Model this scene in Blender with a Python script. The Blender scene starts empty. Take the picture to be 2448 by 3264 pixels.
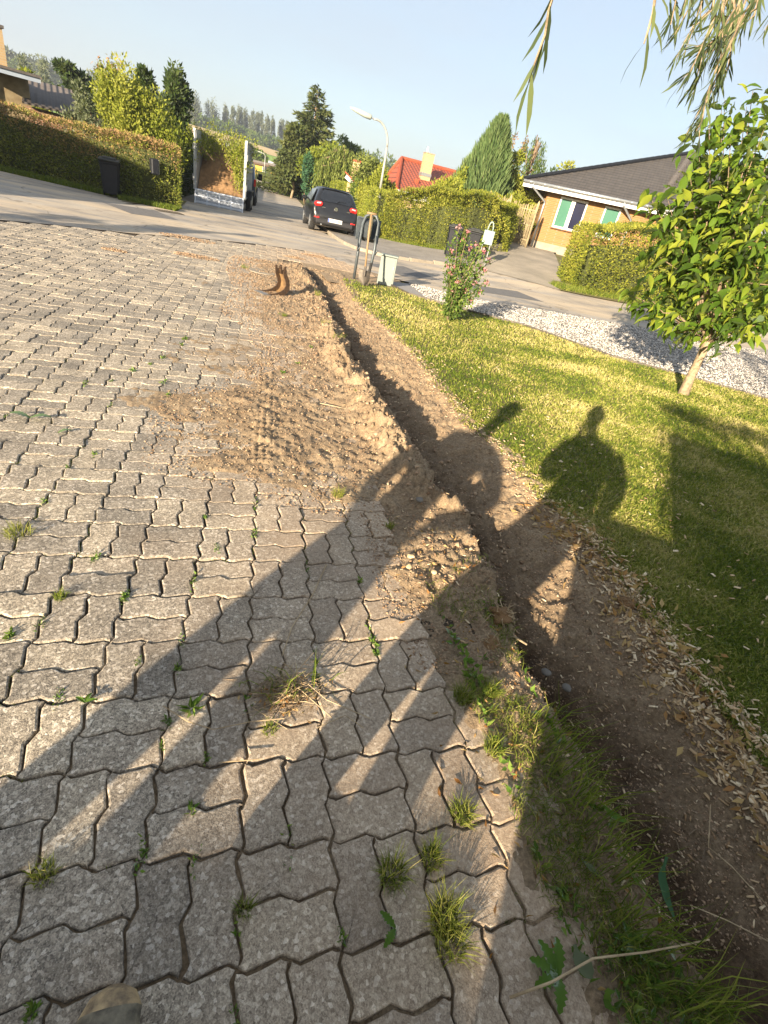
import bpy, bmesh, math, random
import numpy as np
from mathutils import Vector, Matrix
R = math.radians
rng = np.random.default_rng(7); random.seed(7)
S = bpy.context.scene
COL = S.collection
# ------------------------------------------------------------------ camera
EYE = np.array([0., 0., 1.5]); CX, CY, FL = 1224., 1632., 1600.
def _cs(p): return np.array([p[0]-CX, -(p[1]-CY), -FL])
_d = _cs((625., 4200.)); UP = -_d/np.linalg.norm(_d)
_y = _cs((860., 530.)); _y = _y-UP*(_y@UP); _y /= np.linalg.norm(_y); _x = np.cross(_y, UP)
RM = np.array([_x, _y, UP])
cd = bpy.data.cameras.new('camera'); cam = bpy.data.objects.new('camera', cd); COL.objects.link(cam)
cam.matrix_world = Matrix([list(RM[i])+[EYE[i]] for i in range(3)]+[[0, 0, 0, 1]])
cd.sensor_fit = 'VERTICAL'; cd.sensor_height = 36; cd.lens = 36*FL/3264; cd.clip_start = .01; cd.clip_end = 3000
S.camera = cam
def ray(px, py):
    r = RM@_cs((px, py)); return r/np.linalg.norm(r)
def W(px, py, z=0.):
    r = ray(px, py); return EYE+r*((z-EYE[2])/r[2])
def AT(px, py, D):
    r = ray(px, py); return EYE+r*(D/math.hypot(r[0], r[1]))
# ------------------------------------------------------------------ light
SAZ, SEL = 37.3, 14.6
w = bpy.data.worlds.new('World'); S.world = w; w.use_nodes = True
nt = w.node_tree; bg = nt.nodes['Background']
sky = nt.nodes.new('ShaderNodeTexSky'); sky.sky_type = 'NISHITA'; sky.sun_disc = False
sky.sun_elevation = R(SEL); sky.sun_rotation = R(180+SAZ); sky.air_density = 1.0; sky.dust_density = 1.5; sky.ozone_density = 1.5
# thin high veil of cloud over the blue
_tc = nt.nodes.new('ShaderNodeTexCoord'); _mp = nt.nodes.new('ShaderNodeMapping'); _mp.inputs['Scale'].default_value = (1.2, 2.6, 5); _nz = nt.nodes.new('ShaderNodeTexNoise'); _nz.inputs['Scale'].default_value = 1.6; _nz.inputs['Detail'].default_value = 5
_mr = nt.nodes.new('ShaderNodeMapRange'); _mr.inputs[1].default_value = .3; _mr.inputs[2].default_value = .75; _mr.inputs[3].default_value = .42; _mr.inputs[4].default_value = .8; _mx = nt.nodes.new('ShaderNodeMix'); _mx.data_type = 'RGBA'; _mx.inputs[7].default_value = (2.85, 3.05, 3.35, 1)
for _a, _b in ((_tc.outputs['Generated'], _mp.inputs[0]), (_mp.outputs[0], _nz.inputs['Vector']), (_nz.outputs['Fac'], _mr.inputs[0]), (_mr.outputs[0], _mx.inputs[0]), (sky.outputs[0], _mx.inputs[6]), (_mx.outputs[2], bg.inputs[0])): nt.links.new(_a, _b); bg.inputs[1].default_value = .066
sd = bpy.data.lights.new('sun', 'SUN'); sd.energy = 5; sd.angle = R(.55); sd.color = (1, .83, .62)
sun = bpy.data.objects.new('sun', sd); COL.objects.link(sun)
sdir = Vector((math.sin(R(SAZ))*math.cos(R(SEL)), math.cos(R(SAZ))*math.cos(R(SEL)), -math.sin(R(SEL))))
sun.rotation_euler = sdir.to_track_quat('-Z', 'Y').to_euler(); sun.location = (-20, -26, 9)
S.view_settings.view_transform = 'Standard'; S.view_settings.look = 'None'; S.view_settings.exposure = 1.92; S.view_settings.gamma = 1
EP = np.array([math.cos(R(SAZ)), -math.sin(R(SAZ)), 0]); EA = np.array([math.sin(R(SAZ)), math.cos(R(SAZ)), 0]); TS = math.tan(R(SEL))
def PA(p, a, h=0.): return EP*p+EA*a+np.array([0, 0, h])
# ------------------------------------------------------------------ helpers
def ss(t): t = np.clip(t, 0, 1); return t*t*(3-2*t)
_lat = np.random.default_rng(3).random((256, 256))
def vnoise(x, y):
    x = np.asarray(x, float); y = np.asarray(y, float)
    xi = np.floor(x).astype(int); yi = np.floor(y).astype(int); fx = ss(x-xi); fy = ss(y-yi)
    a = _lat[xi & 255, yi & 255]; b = _lat[(xi+1) & 255, yi & 255]; c = _lat[xi & 255, (yi+1) & 255]; d = _lat[(xi+1) & 255, (yi+1) & 255]
    return (a*(1-fx)+b*fx)*(1-fy)+(c*(1-fx)+d*fx)*fy
def fbm(x, y, o=4):
    s = 0; a = .5; f = 1
    for i in range(o): s = s+a*vnoise(np.asarray(x)*f+17.3*i, np.asarray(y)*f+5.1*i); a *= .5; f *= 2.03
    return s/(1-.5**o)
def T(x, y):
    x = np.asarray(x, float); y = np.asarray(y, float)
    q = x*.45+y*.89-15
    z = .95*ss(q/14)*ss((x-3.5)/6)*ss((60-y)/25)
    far = ss((y-120)/260)
    z = z+far*(15.5-ss((x+60)/140)*7+ss((-x-60)/150)*7)
    return z
def WT(px, py, off=0.):
    r = ray(px, py); t = .5
    for i in range(4000):
        P = EYE+r*t
        if P[2] < T(P[0], P[1])+off: break
        t += .05
    return P
def link(o, parent=None):
    COL.objects.link(o)
    if parent: o.parent = parent
    return o
def mesh(name, v, f, mat=None, parent=None, smooth=False, attr=None, loc=None):
    me = bpy.data.meshes.new(name)
    v = np.asarray(v, dtype=np.float32)
    if isinstance(f, np.ndarray):
        n, k = f.shape
        me.vertices.add(len(v)); me.vertices.foreach_set('co', v.ravel())
        me.loops.add(n*k); me.loops.foreach_set('vertex_index', f.astype(np.int32).ravel())
        me.polygons.add(n); me.polygons.foreach_set('loop_start', np.arange(0, n*k, k, dtype=np.int32))
        me.update(calc_edges=True)
    else:
        me.from_pydata([tuple(map(float, p)) for p in v], [], f); me.update()
    if attr is not None:
        a = me.attributes.new('v', 'FLOAT', 'POINT'); a.data.foreach_set('value', np.asarray(attr, dtype=np.float32))
    if smooth: me.polygons.foreach_set('use_smooth', np.ones(len(me.polygons), dtype=bool))
    if mat: me.materials.append(mat)
    o = bpy.data.objects.new(name, me)
    if loc is not None: o.location = loc
    return link(o, parent)
def tag(o, label=None, cat=None, group=None, kind=None):
    for k, x in (('label', label), ('category', cat), ('group', group), ('kind', kind)):
        if x: o[k] = x
    return o
def thing(name, label, cat, loc=(0, 0, 0), rz=0, group=None):
    o = bpy.data.objects.new(name, None); o.location = tuple(map(float, loc)); o.rotation_euler = (0, 0, rz); o.empty_display_size = .2
    COL.objects.link(o); return tag(o, label, cat, group)
class MB:
    """collects simple solids into one mesh"""
    def __init__(s): s.v = []; s.f = []
    def add(s, v, f):
        n = len(s.v); s.v += [tuple(map(float, p)) for p in v]; s.f += [tuple(i+n for i in q) for q in f]; return s
    def box(s, c, d, rz=0, b=0, rx=0, ry=0):
        x, y, z = [i/2 for i in d]
        if b:
            vs = []; 
            for sx in (-1, 1):
                for sy in (-1, 1):
                    for sz in (-1, 1):
                        vs += [(sx*x, sy*(y-b), sz*(z-b)), (sx*(x-b), sy*y, sz*(z-b)), (sx*(x-b), sy*(y-b), sz*z)]
            bm = bmesh.new(); [bm.verts.new(p) for p in vs]; bmesh.ops.convex_hull(bm, input=bm.verts); bm.verts.ensure_lookup_table()
            bm.verts.index_update(); f = [tuple(q.index for q in p.verts) for p in bm.faces]; bm.free()
        else:
            vs = [(sx*x, sy*y, sz*z) for sx in (-1, 1) for sy in (-1, 1) for sz in (-1, 1)]
            f = [(0, 1, 3, 2), (4, 6, 7, 5), (0, 4, 5, 1), (2, 3, 7, 6), (0, 2, 6, 4), (1, 5, 7, 3)]
        m = Matrix.Translation(tuple(map(float, c)))@Matrix.Rotation(rz, 4, 'Z')@Matrix.Rotation(rx, 4, 'X')@Matrix.Rotation(ry, 4, 'Y')
        return s.add([m@Vector(p) for p in vs], f)
    def tube(s, pts, r, n=8, cap=True):
        pts = [Vector(tuple(map(float, p))) for p in pts]; rs = r if hasattr(r, '__len__') else [r]*len(pts)
        vs = []; prev = None
        for i, p in enumerate(pts):
            t = (pts[min(i+1, len(pts)-1)]-pts[max(i-1, 0)]).normalized()
            u = (prev-t*prev.dot(t)) if prev else (Vector((0, 0, 1)).cross(t) if abs(t.z) < .9 else Vector((1, 0, 0)).cross(t))
            u.normalize(); prev = u; q = t.cross(u)
            for k in range(n):
                a = 2*math.pi*k/n; vs.append(p+(u*math.cos(a)+q*math.sin(a))*rs[i])
        f = [(i*n+k, i*n+(k+1) % n, (i+1)*n+(k+1) % n, (i+1)*n+k) for i in range(len(pts)-1) for k in range(n)]
        if cap: f += [tuple(reversed(range(n))), tuple(range((len(pts)-1)*n, len(pts)*n))]
        return s.add(vs, f)
    def prism(s, poly, d, o=(0, 0, 0), ax='y'):
        """poly in the plane across ax, extruded from 0 to d"""
        def P(a, b, c): return {'y': (a, c, b), 'x': (c, a, b), 'z': (a, b, c)}[ax]
        n = len(poly); vs = [np.add(P(a, b, 0), o) for a, b in poly]+[np.add(P(a, b, d), o) for a, b in poly]
        return s.add(vs, [tuple(range(n)), tuple(reversed(range(n, 2*n)))]+[(i, i+n, (i+1) % n+n, (i+1) % n) for i in range(n)])
    def build(s, name, mat=None, parent=None, smooth=False, bevel=0):
        me = bpy.data.meshes.new(name); me.from_pydata(s.v, [], s.f); me.update()
        bm = bmesh.new(); bm.from_mesh(me); bmesh.ops.recalc_face_normals(bm, faces=bm.faces); bm.to_mesh(me); bm.free()
        if mat: me.materials.append(mat)
        if smooth: me.polygons.foreach_set('use_smooth', np.ones(len(me.polygons), dtype=bool))
        o = link(bpy.data.objects.new(name, me), parent)
        if bevel: m = o.modifiers.new('b', 'BEVEL'); m.width = bevel; m.segments = 2; m.limit_method = 'ANGLE'
        return o
# ------------------------------------------------------------------ materials
def newmat(name):
    m = bpy.data.materials.new(name); m.use_nodes = True; nt = m.node_tree
    return m, nt, nt.nodes['Principled BSDF'], (lambda t, **k: _nd(nt, t, **k))
def _nd(nt, t, **k):
    n = nt.nodes.new(t)
    for a, b in k.items(): setattr(n, a, b)
    return n
def ramp(nt, fac, stops):
    r = nt.nodes.new('ShaderNodeValToRGB'); e = r.color_ramp.elements
    e[0].position = stops[0][0]; e[0].color = (*stops[0][1], 1); e[1].position = stops[-1][0]; e[1].color = (*stops[-1][1], 1)
    for p, c in stops[1:-1]: x = e.new(p); x.color = (*c, 1)
    nt.links.new(fac, r.inputs[0]); return r.outputs[0]
def noise(nt, scale, detail=5, rough=.6, vec=None):
    n = nt.nodes.new('ShaderNodeTexNoise'); n.inputs['Scale'].default_value = scale; n.inputs['Detail'].default_value = detail; n.inputs['Roughness'].default_value = rough
    if vec is None:
        tc = nt.nodes.get('TC') or nt.nodes.new('ShaderNodeTexCoord'); tc.name = 'TC'; vec = tc.outputs['Object']
    nt.links.new(vec, n.inputs['Vector']); return n.outputs['Fac']
def mixc(nt, f, a, b, mode='MIX'):
    m = nt.nodes.new('ShaderNodeMix'); m.data_type = 'RGBA'; m.blend_type = mode
    for i, x in ((0, f), (6, a), (7, b)):
        if isinstance(x, (int, float)): m.inputs[i].default_value = x
        elif isinstance(x, tuple): m.inputs[i].default_value = (*x, 1)
        else: nt.links.new(x, m.inputs[i])
    return m.outputs[2]
def bump(nt, h, s, dist, b):
    n = nt.nodes.new('ShaderNodeBump'); n.inputs['Strength'].default_value = s; n.inputs['Distance'].default_value = dist
    nt.links.new(h, n.inputs['Height']); nt.links.new(n.outputs[0], b.inputs['Normal'])
def M(name, c1, c2=None, scale=6, rough=.75, bp=0, bscale=60, metal=0, coat=0, dist=.01, spec=.22):
    m, nt, b, N = newmat(name); b.inputs['Specular IOR Level'].default_value = .5 if coat or metal else spec
    b.inputs['Roughness'].default_value = rough; b.inputs['Metallic'].default_value = metal; b.inputs['Coat Weight'].default_value = coat
    c2 = c2 or tuple(x*.82 for x in c1)
    nt.links.new(ramp(nt, noise(nt, scale, 6), [(.32, c2), (.66, c1)]), b.inputs['Base Color'])
    if bp: bump(nt, noise(nt, bscale, 4), bp, dist, b)
    return m
def LEAF(name, cols, trans=.35, gloss=.12, scale=.8):
    m = bpy.data.materials.new(name); m.use_nodes = True; nt = m.node_tree; nt.nodes.clear()
    out = nt.nodes.new('ShaderNodeOutputMaterial'); at = nt.nodes.new('ShaderNodeAttribute'); at.attribute_name = 'v'
    c = ramp(nt, at.outputs['Fac'], [(i/(len(cols)-1)*.9+.05, c) for i, c in enumerate(cols)])
    d = nt.nodes.new('ShaderNodeBsdfDiffuse'); t = nt.nodes.new('ShaderNodeBsdfTranslucent'); g = nt.nodes.new('ShaderNodeBsdfGlossy'); g.inputs['Roughness'].default_value = .45
    m1 = nt.nodes.new('ShaderNodeMixShader'); m2 = nt.nodes.new('ShaderNodeMixShader'); fr = nt.nodes.new('ShaderNodeFresnel'); fr.inputs[0].default_value = 1.35
    ml = nt.nodes.new('ShaderNodeMath'); ml.operation = 'MULTIPLY'; ml.inputs[1].default_value = gloss*2.5
    m1.inputs[0].default_value = trans
    L = nt.links.new; L(c, d.inputs[0]); L(mixc(nt, .5, c, (.25, .32, .03)), t.inputs[0]); L(d.outputs[0], m1.inputs[1]); L(t.outputs[0], m1.inputs[2])
    L(fr.outputs[0], ml.inputs[0]); L(ml.outputs[0], m2.inputs[0]); L(m1.outputs[0], m2.inputs[1]); L(g.outputs[0], m2.inputs[2]); L(m2.outputs[0], out.inputs[0])
    return m
MT = {}
MT['white'] = M('white_paint', (.52, .52, .51), (.45, .45, .44), 4, .45)
MT['black_pl'] = M('black_plastic', (.014, .016, .02), (.009, .01, .013), 12, .5, .2, 200)
MT['galv'] = M('galvanised', (.46, .48, .48), (.33, .35, .36), 9, .38, metal=.7)
MT['galv_w'] = M('galvanised_pale', (.36, .38, .4), (.25, .27, .29), 14, .45, metal=.2)
MT['lampgrey'] = M('lamp_grey', (.34, .34, .31), (.25, .26, .24), 7, .6, metal=.15)
MT['rubber'] = M('rubber', (.03, .03, .03), (.02, .02, .02), 20, .85)
MT['steel_dark'] = M('tube_steel', (.11, .13, .14), (.06, .07, .075), 16, .5, metal=.4)
MT['rust'] = M('rusty_steel', (.1, .06, .035), (.045, .03, .02), 22, .62, .4, 90, metal=.35)
MT['worn'] = M('worn_steel', (.4, .38, .34), (.2, .16, .12), 18, .4, .2, 90, metal=.7)
MT['wood'] = M('ash_wood', (.3, .2, .11), (.2, .13, .07), 14, .6)
MT['wattle'] = M('weathered_wood', (.33, .27, .16), (.2, .155, .09), 5, .85, .4, 40)
MT['bark'] = M('bark', (.26, .19, .12), (.12, .09, .06), 30, .9, .7, 60)
MT['bark_pale'] = M('bark_pale', (.36, .28, .18), (.15, .11, .07), 26, .9, .7, 50)
MT['dark_glass'] = M('dark_glass', (.012, .014, .018), (.008, .01, .013), 3, .06, coat=.5)
MT['carpaint'] = M('black_car_paint', (.008, .0085, .01), (.007, .0075, .009), 3, .3, coat=.35, spec=.3)
MT['carplastic'] = M('car_plastic', (.03, .03, .032), (.022, .022, .024), 30, .55)
MT['redlens'] = M('red_lens', (.62, .02, .015), (.45, .012, .01), 30, .15, coat=1)
MT['highlight_white'] = M('painted_highlight', (.75, .7, .7), (.55, .4, .4), 60, .12, coat=1)  # pale tone for the highlight put on the tail lights
MT['chrome'] = M('chrome', (.8, .8, .8), (.7, .7, .7), 3, .12, metal=1)
MT['cabinet'] = M('cabinet_grey', (.21, .24, .22), (.18, .21, .19), 3, .5)
MT['mailgreen'] = M('mailbox_green', (.24, .31, .27), (.2, .26, .23), 4, .45)
MT['ink'] = M('ink', (.02, .02, .03), None, 3, .6)
MT['blueink'] = M('blue_band', (.03, .08, .35), None, 3, .6)
MT['cloth_dark'] = M('work_trousers', (.05, .055, .06), (.03, .03, .035), 30, .95, .5, 300)
MT['cloth_jack'] = M('work_jacket', (.08, .1, .13), (.05, .06, .08), 20, .95, .4, 200)
MT['skin'] = M('skin', (.55, .33, .24), (.48, .28, .2), 12, .55)
MT['hair'] = M('hair', (.07, .045, .03), None, 60, .8)
MT['boot'] = M('worn_leather', (.23, .2, .14), (.09, .08, .06), 45, .7, .5, 120)
MT['boot_toe'] = M('scuffed_toe', (.5, .37, .2), (.12, .09, .065), 28, .6, .4, 120)
MT['phone'] = M('phone_glass', (.02, .02, .025), None, 3, .15)
# brick: bands in object space
def brickmat(name, c, c2, mortar, sc=1., dark=None):
    m, nt, b, N = newmat(name); tc = N('ShaderNodeTexCoord'); br = N('ShaderNodeTexBrick')
    br.inputs['Color1'].default_value = (*c, 1); br.inputs['Color2'].default_value = (*c2, 1); br.inputs['Mortar'].default_value = (*mortar, 1)
    br.inputs['Scale'].default_value = 1; br.inputs['Brick Width'].default_value = .24*sc; br.inputs['Row Height'].default_value = .07*sc; br.inputs['Mortar Size'].default_value = .009*sc
    sp = N('ShaderNodeSeparateXYZ'); cb = N('ShaderNodeCombineXYZ'); ad = N('ShaderNodeMath', operation='ADD')
    L = nt.links.new; L(tc.outputs['Object'], sp.inputs[0]); L(sp.outputs[0], ad.inputs[0]); L(sp.outputs[1], ad.inputs[1]); L(ad.outputs[0], cb.inputs[0]); L(sp.outputs[2], cb.inputs[1])
    L(cb.outputs[0], br.inputs[0]); L(mixc(nt, noise(nt, 2.5), br.outputs[0], (.9, .85, .8), 'MULTIPLY'), b.inputs['Base Color']); b.inputs['Roughness'].default_value = .85
    bump(nt, br.outputs[1], -.4, .01, b); return m
MT['ybrick'] = brickmat('yellow_brick', (.27, .142, .04), (.22, .112, .03), (.22, .165, .1))
MT['ybrick_dark'] = brickmat('brown_brick', (.2, .1, .055), (.15, .075, .04), (.2, .16, .12))
MT['ybrick_pale'] = brickmat('pale_brick', (.42, .3, .15), (.37, .26, .13), (.38, .32, .22))
def tilemat(name, c, c2, wave=.3, row=.33, rough=.7):
    """interlocking roof tile: uses UV-like attribute from object generated 'uv' (u across, v up the slope) """
    m, nt, b, N = newmat(name); uv = N('ShaderNodeUVMap'); sp = N('ShaderNodeSeparateXYZ'); L = nt.links.new; L(uv.outputs[0], sp.inputs[0])
    def tri(o, per):
        d = N('ShaderNodeMath', operation='DIVIDE'); d.inputs[1].default_value = per; L(o, d.inputs[0]); f = N('ShaderNodeMath', operation='FRACT'); L(d.outputs[0], f.inputs[0]); return f.outputs[0]
    fu = tri(sp.outputs[0], wave); fv = tri(sp.outputs[1], row)
    s1 = N('ShaderNodeMath', operation='MULTIPLY'); s1.inputs[1].default_value = 2*math.pi; L(fu, s1.inputs[0]); s2 = N('ShaderNodeMath', operation='SINE'); L(s1.outputs[0], s2.inputs[0])
    h = N('ShaderNodeMath', operation='MULTIPLY_ADD'); L(s2.outputs[0], h.inputs[0]); h.inputs[1].default_value = .35; iv = N('ShaderNodeMath', operation='SUBTRACT'); iv.inputs[0].default_value = 1; L(fv, iv.inputs[1]); L(iv.outputs[0], h.inputs[2])
    base = ramp(nt, noise(nt, 3, 6), [(.35, c2), (.65, c)])
    edge = ramp(nt, fv, [(0, (.3, .3, .3)), (.1, (.45, .45, .45)), (.3, (1, 1, 1)), (.97, (1.15, 1.15, 1.15))]); gr = ramp(nt, fu, [(0, (.8, .8, .8)), (.14, (1, 1, 1)), (.9, (1, 1, 1)), (1, (.8, .8, .8))])
    L(mixc(nt, 1., mixc(nt, 1., base, edge, 'MULTIPLY'), gr, 'MULTIPLY'), b.inputs['Base Color']); b.inputs['Roughness'].default_value = rough
    bump(nt, h.outputs[0], .9, .05, b); return m
MT['tile_grey'] = tilemat('grey_concrete_tile', (.085, .075, .065), (.06, .053, .047))
MT['tile_red'] = tilemat('red_clay_tile', (.34, .085, .04), (.26, .06, .03), .24, .36)
MT['corrug'] = tilemat('corrugated_sheet', (.12, .1, .085), (.085, .07, .06), .2, 9)
def face_uv(o, origin, u, v):
    """metres across / up the slope, for the tile materials"""
    me = o.data; l = me.uv_layers.new(name='UVMap')
    for lp in me.loops:
        p = Vector(me.vertices[lp.vertex_index].co)-Vector(origin); l.data[lp.index].uv = (p.dot(Vector(u)), p.dot(Vector(v)))
# ground materials
def gmat_paver():
    m, nt, b, N = newmat('concrete_paver'); L = nt.links.new
    at = N('ShaderNodeAttribute', attribute_name='v'); tc = N('ShaderNodeTexCoord')
    vo = N('ShaderNodeTexVoronoi'); vo.inputs['Scale'].default_value = 115; L(tc.outputs['Object'], vo.inputs['Vector'])
    sp = N('ShaderNodeSeparateColor'); L(vo.outputs['Color'], sp.inputs[0])
    grain = ramp(nt, sp.outputs[0], [(0, (.07, .065, .06)), (.3, (.2, .185, .165)), (.7, (.34, .315, .275)), (.88, (.56, .53, .48)), (1, (.85, .83, .8))])
    vo2 = N('ShaderNodeTexVoronoi'); vo2.inputs['Scale'].default_value = 320; L(tc.outputs['Object'], vo2.inputs['Vector']); sp2 = N('ShaderNodeSeparateColor'); L(vo2.outputs['Color'], sp2.inputs[0])
    fine = ramp(nt, sp2.outputs[1], [(0, (.06, .055, .05)), (.5, (.3, .275, .24)), (1, (.62, .58, .51))])
    c = mixc(nt, .5, grain, fine)
    c = mixc(nt, 1., c, ramp(nt, noise(nt, 3.5, 5), [(.3, (.68, .66, .62)), (.7, (1.22, 1.17, 1.08))]), 'MULTIPLY')
    c = mixc(nt, 1., c, ramp(nt, at.outputs['Fac'], [(0, (.7, .69, .67)), (.5, (1, .96, .9)), (1, (1.24, 1.18, 1.06))]), 'MULTIPLY')
    # sandy dust worn into the faces near the dig
    spx = N('ShaderNodeSeparateXYZ'); L(tc.outputs['Object'], spx.inputs[0]); a1 = N('ShaderNodeMath', operation='MULTIPLY_ADD'); a1.inputs[1].default_value = .55; a1.inputs[2].default_value = .32; L(spx.outputs[0], a1.inputs[0])
    a2 = N('ShaderNodeMath', operation='ADD'); L(a1.outputs[0], a2.inputs[0]); n1 = noise(nt, 1.4, 6, .65)
    a0 = N('ShaderNodeMath', operation='MULTIPLY_ADD'); a0.inputs[1].default_value = 1.6; a0.inputs[2].default_value = -.8; L(n1, a0.inputs[0]); L(a0.outputs[0], a2.inputs[1]); a2.use_clamp = True
    a3 = N('ShaderNodeMath', operation='MULTIPLY'); a3.inputs[1].default_value = .75; L(a2.outputs[0], a3.inputs[0])
    c = mixc(nt, a3.outputs[0], c, ramp(nt, noise(nt, 90, 3), [(.3, (.3, .2, .12)), (.7, (.46, .34, .22))]))
    L(c, b.inputs['Base Color']); b.inputs['Roughness'].default_value = .9
    h = N('ShaderNodeMath', operation='ADD'); L(sp.outputs[0], h.inputs[0]); L(noise(nt, 240, 3), h.inputs[1]); bump(nt, h.outputs[0], .5, .004, b); return m
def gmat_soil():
    m, nt, b, N = newmat('dry_soil'); L = nt.links.new; tc = N('ShaderNodeTexCoord')
    c = ramp(nt, noise(nt, 5, 7, .65), [(.28, (.19, .135, .08)), (.5, (.3, .22, .135)), (.75, (.4, .31, .2))])
    c = mixc(nt, 1., c, ramp(nt, noise(nt, 70, 4, .7), [(.3, (.48, .45, .42)), (.7, (1.25, 1.25, 1.22))]), 'MULTIPLY')
    # moist earth low in the cut, darkened further to put trench shade into the colour
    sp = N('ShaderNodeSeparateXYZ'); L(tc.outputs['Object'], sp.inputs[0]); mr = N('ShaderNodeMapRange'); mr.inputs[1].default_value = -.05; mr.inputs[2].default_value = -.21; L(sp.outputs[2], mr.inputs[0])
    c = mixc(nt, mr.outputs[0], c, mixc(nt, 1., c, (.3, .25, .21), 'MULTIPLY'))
    L(c, b.inputs['Base Color']); b.inputs['Roughness'].default_value = .95
    h = N('ShaderNodeMath', operation='ADD'); L(noise(nt, 45, 6, .7), h.inputs[0]); L(noise(nt, 170, 4, .7), h.inputs[1]); bump(nt, h.outputs[0], .7, .012, b); return m
def gmat_asphalt():
    m, nt, b, N = newmat('old_asphalt'); L = nt.links.new
    c = ramp(nt, noise(nt, .45, 7, .7), [(.38, (.19, .18, .165)), (.5, (.29, .265, .23)), (.62, (.37, .34, .29))])
    c = mixc(nt, 1., c, ramp(nt, noise(nt, 60, 4, .8), [(.3, (.75, .75, .75)), (.7, (1.15, 1.15, 1.15))]), 'MULTIPLY')
    tc = N('ShaderNodeTexCoord'); vo = N('ShaderNodeTexVoronoi', feature='DISTANCE_TO_EDGE'); vo.inputs['Scale'].default_value = .45
    w = N('ShaderNodeVectorMath', operation='ADD'); nn = N('ShaderNodeTexNoise'); nn.inputs['Scale'].default_value = 1.5; L(tc.outputs['Object'], nn.inputs[0]); L(tc.outputs['Object'], w.inputs[0]); L(nn.outputs['Color'], w.inputs[1]); L(w.outputs[0], vo.inputs['Vector'])
    c = mixc(nt, 1., c, ramp(nt, vo.outputs[0], [(0, (.45, .43, .4)), (.006, (.6, .6, .6)), (.014, (1, 1, 1))]), 'MULTIPLY')
    # sand tracked over the junction by the digger
    mp = N('ShaderNodeMapping'); mp.inputs['Rotation'].default_value = (0, 0, R(-50)); mp.inputs['Scale'].default_value = (.35, 1.6, 1); L(tc.outputs['Object'], mp.inputs[0])
    c = mixc(nt, ramp(nt, noise(nt, .8, 6, .6, mp.outputs[0]), [(.42, (0, 0, 0)), (.62, (.75, .75, .75))]), c, (.5, .4, .27))
    L(c, b.inputs['Base Color']); b.inputs['Roughness'].default_value = .88; bump(nt, noise(nt, 160, 3), .3, .006, b); return m
MT['paver'] = gmat_paver(); MT['soil'] = gmat_soil(); MT['asphalt'] = gmat_asphalt()
MT['asphalt_new'] = M('newer_asphalt', (.17, .165, .16), (.12, .118, .115), 9, .85, .4, 120)
MT['sand'] = M('joint_sand', (.075, .055, .035), (.03, .024, .018), 60, .95, .5, 200)
MT['lawnbase'] = M('lawn_soil', (.1, .115, .03), (.17, .13, .06), 30, .95, .5, 120)
MT['ground'] = M('rough_ground', (.08, .1, .03), (.16, .13, .07), .8, .95, .4, 30)
MT['gravelbed'] = M('gravel_bed', (.35, .34, .32), (.18, .17, .16), 60, .95, .8, 60)
MT['stone'] = M('white_pebble', (.72, .7, .68), (.5, .48, .46), 30, .7)
MT['kerb'] = M('kerb_stone', (.3, .26, .2), (.2, .175, .14), 4, .9, .3, 80)
MT['pave2'] = M('pavement_flags', (.27, .25, .22), (.19, .175, .155), 1.2, .9, .3, 80)
MT['drive'] = M('driveway_blocks', (.33, .29, .23), (.2, .18, .145), .9, .9, .4, 40)
MT['chip'] = M('wood_chip', (.66, .5, .3), (.42, .29, .15), 40, .85)
MT['wheat'] = M('stubble_field', (.5, .38, .19), (.42, .31, .15), .02, .95)
MT['meadow'] = M('green_field', (.2, .32, .05), (.16, .26, .04), .02, .95)
MT['straw'] = M('dry_straw', (.46, .36, .22), (.26, .19, .11), 20, .8)
GRASS = LEAF('grass_blade', [(.07, .11, .015), (.16, .2, .03), (.28, .28, .06), (.5, .43, .18)], .3, .04)
LF = {k: LEAF('leaf_'+k, c, t, g) for k, c, t, g in [
    ('hedge', [(.045, .07, .012), (.1, .13, .02), (.18, .2, .035), (.3, .27, .07)], .25, .06),
    ('garden', [(.03, .06, .012), (.07, .11, .02), (.13, .17, .035)], .25, .06),
    ('shaggy', [(.05, .075, .012), (.12, .15, .02), (.22, .23, .03), (.34, .32, .06)], .3, .06),
    ('hedge_brown', [(.2, .1, .05), (.32, .19, .1), (.26, .2, .07), (.12, .14, .03)], .2, .03),
    ('hedge_bright', [(.05, .11, .015), (.1, .19, .025), (.16, .25, .04)], .3, .05),
    ('yellowgreen', [(.09, .13, .015), (.2, .23, .03), (.33, .33, .06)], .35, .06),
    ('dark', [(.02, .04, .012), (.04, .065, .018), (.075, .1, .03)], .2, .1),
    ('mid', [(.03, .06, .012), (.07, .11, .02), (.13, .17, .035)], .3, .08),
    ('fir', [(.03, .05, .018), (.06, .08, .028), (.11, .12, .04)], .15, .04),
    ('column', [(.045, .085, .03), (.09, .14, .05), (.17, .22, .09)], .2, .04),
    ('poplar', [(.07, .09, .05), (.12, .14, .08), (.18, .19, .12)], .25, .04),
    ('bluegreen', [(.03, .08, .05), (.05, .12, .06), (.08, .16, .07)], .25, .04),
    ('weeping', [(.06, .09, .02), (.13, .16, .04), (.2, .23, .06)], .3, .04),
    ('cherry', [(.045, .085, .012), (.085, .16, .018), (.15, .23, .025), (.3, .34, .04)], .5, .1),
    ('willow', [(.045, .065, .03), (.08, .11, .05), (.15, .18, .07)], .4, .12),
    ('rose', [(.04, .08, .015), (.09, .15, .03), (.17, .22, .05)], .3, .06),
    ('petal', [(.55, .16, .2), (.65, .28, .3), (.7, .4, .38)], .4, .03),
    ('weed', [(.06, .12, .02), (.1, .19, .03), (.2, .27, .05)], .35, .08),
    ('deadleaf', [(.2, .09, .03), (.38, .2, .08), (.5, .36, .16)], .3, .04)]}
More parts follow.
